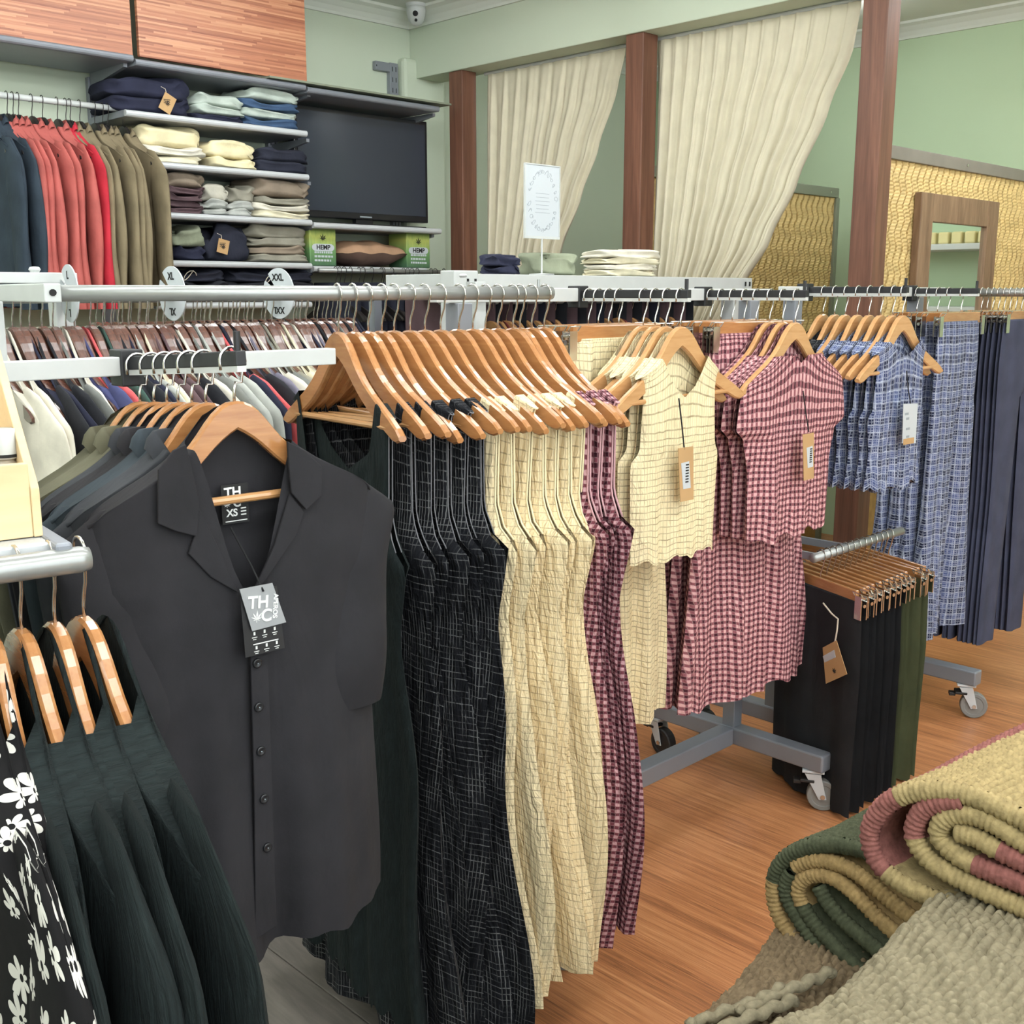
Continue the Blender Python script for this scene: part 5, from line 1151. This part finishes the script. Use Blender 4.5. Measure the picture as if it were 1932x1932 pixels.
MB().box(bx0 - .35, bx0, yb + .002, yb + .012, .0, h_front).build('front_board', M['ply'], t, bevel=.001)
MB().box(bx0 - .35, bx0, yb + .19, yb + .2, 0, zt).build('back_board', M['ply'], t)
MB().box(bx0 - .35, bx0, yb + .012, yb + .19, 0, .008).build('base_board', M['ply'], t)
bxx, _ = eloc(8, 850, yb + .05); bz = (ZE + .017) + .009; pB = Vector((e1.x, e1.y)) + dE * bxx + Vector((-dE.y, dE.x)) * (yb + .05); hb = eloc(8, 808, yb + .05)[1] - bz
t = thing('bottle', 'small bottle with a white lid standing in the pine box', 'bottle', (pB.x, pB.y, bz), RE)
MB().lathe([(.001, 0), (.0135, 0), (.0145, .003), (.0145, hb - .042), (.0135, hb - .036), (.009, hb - .032), (.009, hb - .028)], 20).build('body', plain('bottle_label', (176, 166, 150), .4), t, smooth=True)
MB().lathe([(.0115, hb - .029), (.012, hb - .027), (.012, hb - .003), (.011, hb)], 20).build('lid', M['white_metal'], t, smooth=True)
MB().lathe([(.0122, hb - .0275), (.0122, hb - .0245)], 20).build('band', M['ink'], t)
l = leaf_mesh(.008).build('print', M['ink'], t); l.location = (.004, -.015, hb * .42); l.rotation_euler = (0, 0, R(12))
crk = [garment_mb(650 + k, .78, [(0, .25), (.08, .264), (.16, .276), (.22, .268), (.32, .226), (.78, .24)], .1, .08, .02, .0, th=((0, .013), (.03, .023), (.17, .026), (.3, .021), (.8, .022)), amp=((0, 0), (.2, .003), (.8, .010)), nf=2, ncol=18, nrow=40) for k in range(3)]
crs = [sleeve_mb(660 + k, .262, .6, .07, .068, .07, .3) for k in range(3)]
for k in range(3): gmesh('body|crk%d' % k, crk[k], M['f_crk']); gmesh('sleeve|crk%d' % k, crs[k], M['f_crk'])
pts = [at_z(150, 1045, ZE), at_z(94, 1054, ZE), at_z(30, 1064, ZE), at_z(-28, 1074, ZE), at_z(-78, 1082, ZE), at_z(-118, 1090, ZE)]
nml = ['nearest the rail end', 'second from the rail end', 'third from the rail end', 'fourth from the rail end']
for i, p in enumerate(pts):
    rz = RZE + R([4, 0, 2, -2, 0, 3][i]); loc = (p.x, p.y, ZE); pm = i >= 4; k = i % 3
    lab = 'black crinkle long sleeved top ' + nml[i] if not pm else ('black palm print garment at the left edge' if i == 4 else 'black palm print garment furthest left')
    tt2, _ = garment('crinkle_blouse' if not pm else 'palm_print_shirt', lab, 'top' if not pm else 'shirt', [('body', GM['body|crk%d' % k] if not pm else with_mat(GM['body|crk%d' % k], M['f_palm'], 'palm%d' % k))], loc, rz, 'tops on the near left rail')
    for s in (1, -1):
        q = link('sleeve', GM['sleeve|crk%d' % k] if not pm else with_mat(GM['sleeve|crk%d' % k], M['f_palm'], 'palms%d' % k), tt2)
        if s < 0: q.scale = (-1, 1, 1)
    hang('light', 'honey beech hanger %s on the near left rail' % (ORD[i] + ' from the rail end'), loc, rz, 'beech hangers on the near left rail')

# ================================================================== RUGS
def resample(P, step):
    out = [P[0]]; acc = 0
    for a, b in zip(P, P[1:]):
        l = math.dist(a, b)
        n = max(1, int(l / (step * .25)))
        for k in range(1, n + 1):
            q = tuple(a[j] + (b[j] - a[j]) * k / n for j in range(2))
            if math.dist(q, out[-1]) >= step: out.append(q)
    return out
def smooth_path(P, it=2):
    for _ in range(it):
        Q = [P[0]]
        for a, b in zip(P, P[1:]): Q += [tuple(.75 * a[j] + .25 * b[j] for j in range(2)), tuple(.25 * a[j] + .75 * b[j] for j in range(2))]
        Q.append(P[-1]); P = Q
    return P
jute = lambda n, c, v=.22: (lambda k: (k.bump(k.noise(k.coord(), 260, 3), .5, .002), k.base(k.ramp(k.noise(k.coord(), 120, 3), [(.3, scale_c(srgb(*c), 1 - v)), (.7, scale_c(srgb(*c), 1 + v))])))[1])(NB('rug_' + n, .95, 0, .1))
M['r_pink'] = jute('rose', (138, 90, 84)); M['r_cream'] = jute('straw', (158, 140, 100)); M['r_green'] = jute('moss', (76, 80, 62)); M['r_jute'] = jute('jute', (160, 134, 92)); M['r_oat'] = jute('oatmeal', (132, 123, 101), .18); M['r_tan'] = jute('tan', (118, 102, 80)); M['r_sage'] = jute('sage', (140, 146, 116))
def rolled_rug(name, label, E, paths, mats, R_=.0125):
    t = thing(name, label, 'rug', (E.x, E.y, 0), math.atan2(V[1], V[0]), 'rolled and folded rugs')     # local x: along V, local y: along U (away)
    for pi_, (px, cols, Lax, fine) in enumerate(paths):
        P = [plane_local(a, b, (E.x, E.y), V) for a, b in px]; P = smooth_path(P)
        S = resample(P, .0017); n = len(S)
        cum = [0]
        for a, b in zip(S, S[1:]): cum.append(cum[-1] + math.dist(a, b))
        tot = cum[-1]
        def col(s):
            for lim, m in cols:
                if s / tot <= lim: return m
            return cols[-1][1]
        nor = []
        for i in range(n):
            a, b = S[max(i - 1, 0)], S[min(i + 1, n - 1)]; l = math.dist(a, b) or 1; nor.append((-(b[1] - a[1]) / l, (b[0] - a[0]) / l))
        # edge cord with whipped stitches
        m = MB(); k = 10; vs = []; pit = .0068
        for i in range(n):
            w_ = abs(math.sin(math.pi * cum[i] / pit)) ** .6; r_ = R_ * (.76 + .27 * w_)
            for j in range(k):
                a = 2 * math.pi * j / k; g = 1 + .05 * math.sin(3 * a + cum[i] * 500)
                vs.append((S[i][0] + nor[i][0] * r_ * math.cos(a) * g, -.004 + r_ * .8 * math.sin(a) * g, S[i][1] + nor[i][1] * r_ * math.cos(a) * g))
        fs = [(i * k + j, i * k + (j + 1) % k, (i + 1) * k + (j + 1) % k, (i + 1) * k + j) for i in range(n - 1) for j in range(k)] + [tuple(range(k)), tuple(range((n - 1) * k, n * k))[::-1]]
        m.add(vs, fs); m.mi = [col(cum[i]) for i in range(n - 1) for j in range(k)] + [col(0), col(tot)]
        m.build('edge_cord', mats, t, smooth=True)
        # knitted sheet running back from the cord
        vs = []; fs = []; mi = []
        for side in (1, -1):
            b0 = len(vs); hi = fine and side < 0; st = .0023 if hi else .009; ny = int(Lax / st); step = 1 if hi else 5; idx = list(range(0, n, step))
            for i in idx:
                for j in range(ny + 1):
                    y = Lax * j / ny - .004; row = math.floor(cum[i] / .0088)
                    h = (abs(math.sin(math.pi * cum[i] / .0088)) ** .6) * (.25 + .75 * abs(math.sin(math.pi * (y / .0112 + .5 * (row % 2) + .12 * math.sin(row * 2.1)))) ** .7)
                    wob = .004 * math.sin(y * 11 + cum[i] * 7) * sm(y, 0, .1)
                    o = side * (R_ * .5 + .0068 * h) + wob
                    vs.append((S[i][0] + nor[i][0] * o + .113 * max(0, y), y, S[i][1] + nor[i][1] * o))
            w_ = ny + 1
            for a in range(len(idx) - 1):
                for j in range(ny):
                    f_ = (b0 + a * w_ + j, b0 + (a + 1) * w_ + j, b0 + (a + 1) * w_ + j + 1, b0 + a * w_ + j + 1); fs.append(f_ if side > 0 else f_[::-1]); mi.append(col(cum[idx[a]] + (.15 * Lax * j / ny if hi else 0)))
        m = MB().add(vs, fs); m.mi = mi; stuff(m.build('knit', mats, t, smooth=True))
    return t
Ep = at(1632, 1580, 1.25)
PK = [([(2160, 1650), (2040, 1595), (1932, 1544), (1873, 1513), (1817, 1493), (1761, 1488), (1707, 1495), (1669, 1518), (1644, 1556), (1644, 1590), (1656, 1623), (1684, 1653), (1733, 1681), (1797, 1707), (1847, 1730), (1898, 1750), (1932, 1765), (2040, 1815), (2160, 1870)], [(.40, 1), (.575, 0), (.76, 1), (1, 0)], .75, True),
      ([(1822, 1509), (1771, 1511), (1740, 1527), (1725, 1564), (1733, 1592), (1758, 1625), (1809, 1653), (1860, 1679), (1932, 1709), (2040, 1760), (2160, 1820)], [(.26, 0), (1, 1)], .3, False),
      ([(2160, 1690), (2040, 1640), (1932, 1587), (1893, 1559), (1847, 1536), (1809, 1531), (1779, 1546), (1771, 1574), (1791, 1597), (1817, 1618), (1873, 1643), (1932, 1663), (2040, 1715), (2160, 1770)], [(.62, 1), (1, 0)], .3, False),
      ([(1806, 1566), (1847, 1577), (1873, 1595), (1932, 1623), (2040, 1676), (2160, 1730)], [(.25, 1), (1, 0)], .3, False)]
rolled_rug('folded_rug', 'folded rose and straw striped braided rug on top of the pile', Ep, PK, [M['r_pink'], M['r_cream']])
Eg = at(1458, 1673, 1.42)
GK = [([(1700, 1632), (1660, 1612), (1620, 1598), (1562, 1589), (1506, 1602), (1470, 1630), (1459, 1673), (1468, 1724), (1498, 1768), (1540, 1815), (1600, 1880), (1680, 1965)], [(.46, 0), (1, 1)], .7, True),
      ([(1501, 1633), (1528, 1622), (1555, 1619), (1603, 1633), (1644, 1663), (1677, 1691), (1730, 1735)], [(1, 1)], .25, False),
      ([(1496, 1642), (1484, 1665), (1488, 1696), (1516, 1742), (1552, 1793), (1600, 1850), (1690, 1950)], [(1, 0)], .25, False),
      ([(1700, 1765), (1651, 1722), (1628, 1696), (1593, 1663), (1557, 1645), (1520, 1652), (1506, 1679), (1524, 1722), (1562, 1768), (1610, 1815), (1710, 1905)], [(.52, 1), (1, 0)], .25, False),
      ([(1547, 1668), (1562, 1699), (1593, 1735), (1640, 1775), (1730, 1850)], [(1, 0)], .25, False)]
rolled_rug('folded_rug', 'folded moss green and jute rug under the rose striped rug', Eg, GK, [M['r_green'], M['r_jute'], M['r_sage']], .0115)
def flat_rug(name, label, z, left, right, mat, drop, cell, seed, res=.0023, wav=.012):
    Lp = smooth_path([(at_z(a, b, z).x, at_z(a, b, z).y) for a, b in left]); Rp = smooth_path([(at_z(a, b, z).x, at_z(a, b, z).y) for a, b in right])
    def along(P, t):
        tot = sum(math.dist(a, b) for a, b in zip(P, P[1:])); d = t * tot
        for a, b in zip(P, P[1:]):
            l = math.dist(a, b)
            if d <= l: return (a[0] + (b[0] - a[0]) * d / l, a[1] + (b[1] - a[1]) * d / l)
            d -= l
        return P[-1]
    lv = sum(math.dist(a, b) for a, b in zip(Lp, Lp[1:])); lu = max(math.dist(along(Lp, t), along(Rp, t)) for t in (0, .5, 1)); nu, nv_ = int(lu / res), int(lv / res)
    rnd = random.Random(seed); ph = [rnd.uniform(0, 6) for _ in range(4)]; vs = []
    Lc = [along(Lp, j / nv_) for j in range(nv_ + 1)]; Rc = [along(Rp, j / nv_) for j in range(nv_ + 1)]
    for j in range(nv_ + 1):
        a, b = Lc[j], Rc[j]
        for i in range(nu + 1):
            q = i / nu; x = a[0] + (b[0] - a[0]) * q; y = a[1] + (b[1] - a[1]) * q; du = q * math.dist(a, b)
            row = math.floor(j * res / cell); jit = .25 * math.sin(row * 2.7 + ph[3])
            h = abs(math.sin(math.pi * j * res / cell)) ** .7 * abs(math.sin(math.pi * (du / (cell * 1.15) + .5 * (row % 2) + jit))) ** .7
            zz = z + .0105 * h * (.75 + .25 * math.sin(row * 5.3 + math.floor(du / (cell * 1.15) + .5 * (row % 2) + jit) * 7.7)) + wav * math.sin(x * 9 + ph[0]) * math.sin(y * 11 + ph[1]) - drop * max(0, 1 - du / .05) ** 2
            vs.append((x, y, zz))
    w_ = nu + 1; fs = [(j * w_ + i, (j + 1) * w_ + i, (j + 1) * w_ + i + 1, j * w_ + i + 1) for j in range(nv_) for i in range(nu)]
    t = thing(name, label, 'rug', (0, 0, 0)); stuff(MB().add(vs, fs).build('knit', mat, t, smooth=True)); return t, Lc, z, drop
t, Lc, z, dr_ = flat_rug('flat_rug', 'oatmeal chunky knotted rug across the bottom right corner', .715, [(1715, 1680), (1640, 1745), (1560, 1825), (1480, 1868), (1400, 1900), (1290, 1945), (1200, 2010)], [(2200, 1700), (2250, 1800), (2300, 1950), (2350, 2150), (2300, 2300)], M['r_oat'], .07, .0112, 2)
edge = [(p[0] + .004, p[1], z - dr_ + .01) for p in Lc[::2]]
m = MB(); m.tube(edge, [.011 * (.85 + .2 * abs(math.sin(i * .9))) for i in range(len(edge))], 10); m.build('edge_cord', M['r_oat'], t, smooth=True)
t, Lc, z, dr_ = flat_rug('flat_rug', 'tan jute rug underneath the oatmeal rug', .53, [(1462, 1735), (1445, 1765), (1400, 1822), (1340, 1880), (1280, 1935), (1180, 2040)], [(2000, 1660), (2000, 1760), (2000, 1900), (2000, 2050), (1900, 2300)], M['r_tan'], .02, .0105, 5, .0028, .006)
for pp_ in ([(1395, 1912), (1440, 1893), (1490, 1868), (1535, 1848), (1570, 1832)], [(1300, 1936), (1350, 1915), (1405, 1898), (1450, 1880), (1478, 1862)], [(1340, 1950), (1400, 1925), (1450, 1905), (1500, 1885)]):
    zq = z + .02; P2_ = smooth_path([(at_z(a, b, zq).x, at_z(a, b, zq).y) for a, b in pp_], 3); P_ = [(q[0], q[1], zq + .003 * math.sin(i)) for i, q in enumerate(P2_)]
    MB().tube(P_, [.0075 * (.75 + .3 * abs(math.sin(i * .8))) for i in range(len(P_))], 8).build('loose_strand', M['r_oat'], t, smooth=True)
# table under the rugs
c_ = at_z(1760, 1880, .55); t = thing('display_table', 'plain timber table hidden under the pile of rugs', 'table', (c_.x + .22, c_.y - .1, 0), TH_U)
MB().box(-.32, .42, -.42, .22, .46, .5).build('table_top', M['ply'], t, bevel=.003)
for x in (-.28, .38):
    for y in (-.38, .18): MB().box(x - .02, x + .02, y - .02, y + .02, 0, .46).build('leg', M['ply'], t)
# shelf of soap bars on the partition the mirror looks at
SC.cycles.max_bounces = 5; SC.cycles.diffuse_bounces = 3; SC.cycles.glossy_bounces = 3
for k_ in PROTO:
    if k_ not in USED: 
        for c_2 in KIDS[PROTO[k_].name]: bpy.data.objects.remove(c_2, do_unlink=True)
        bpy.data.objects.remove(PROTO[k_], do_unlink=True)
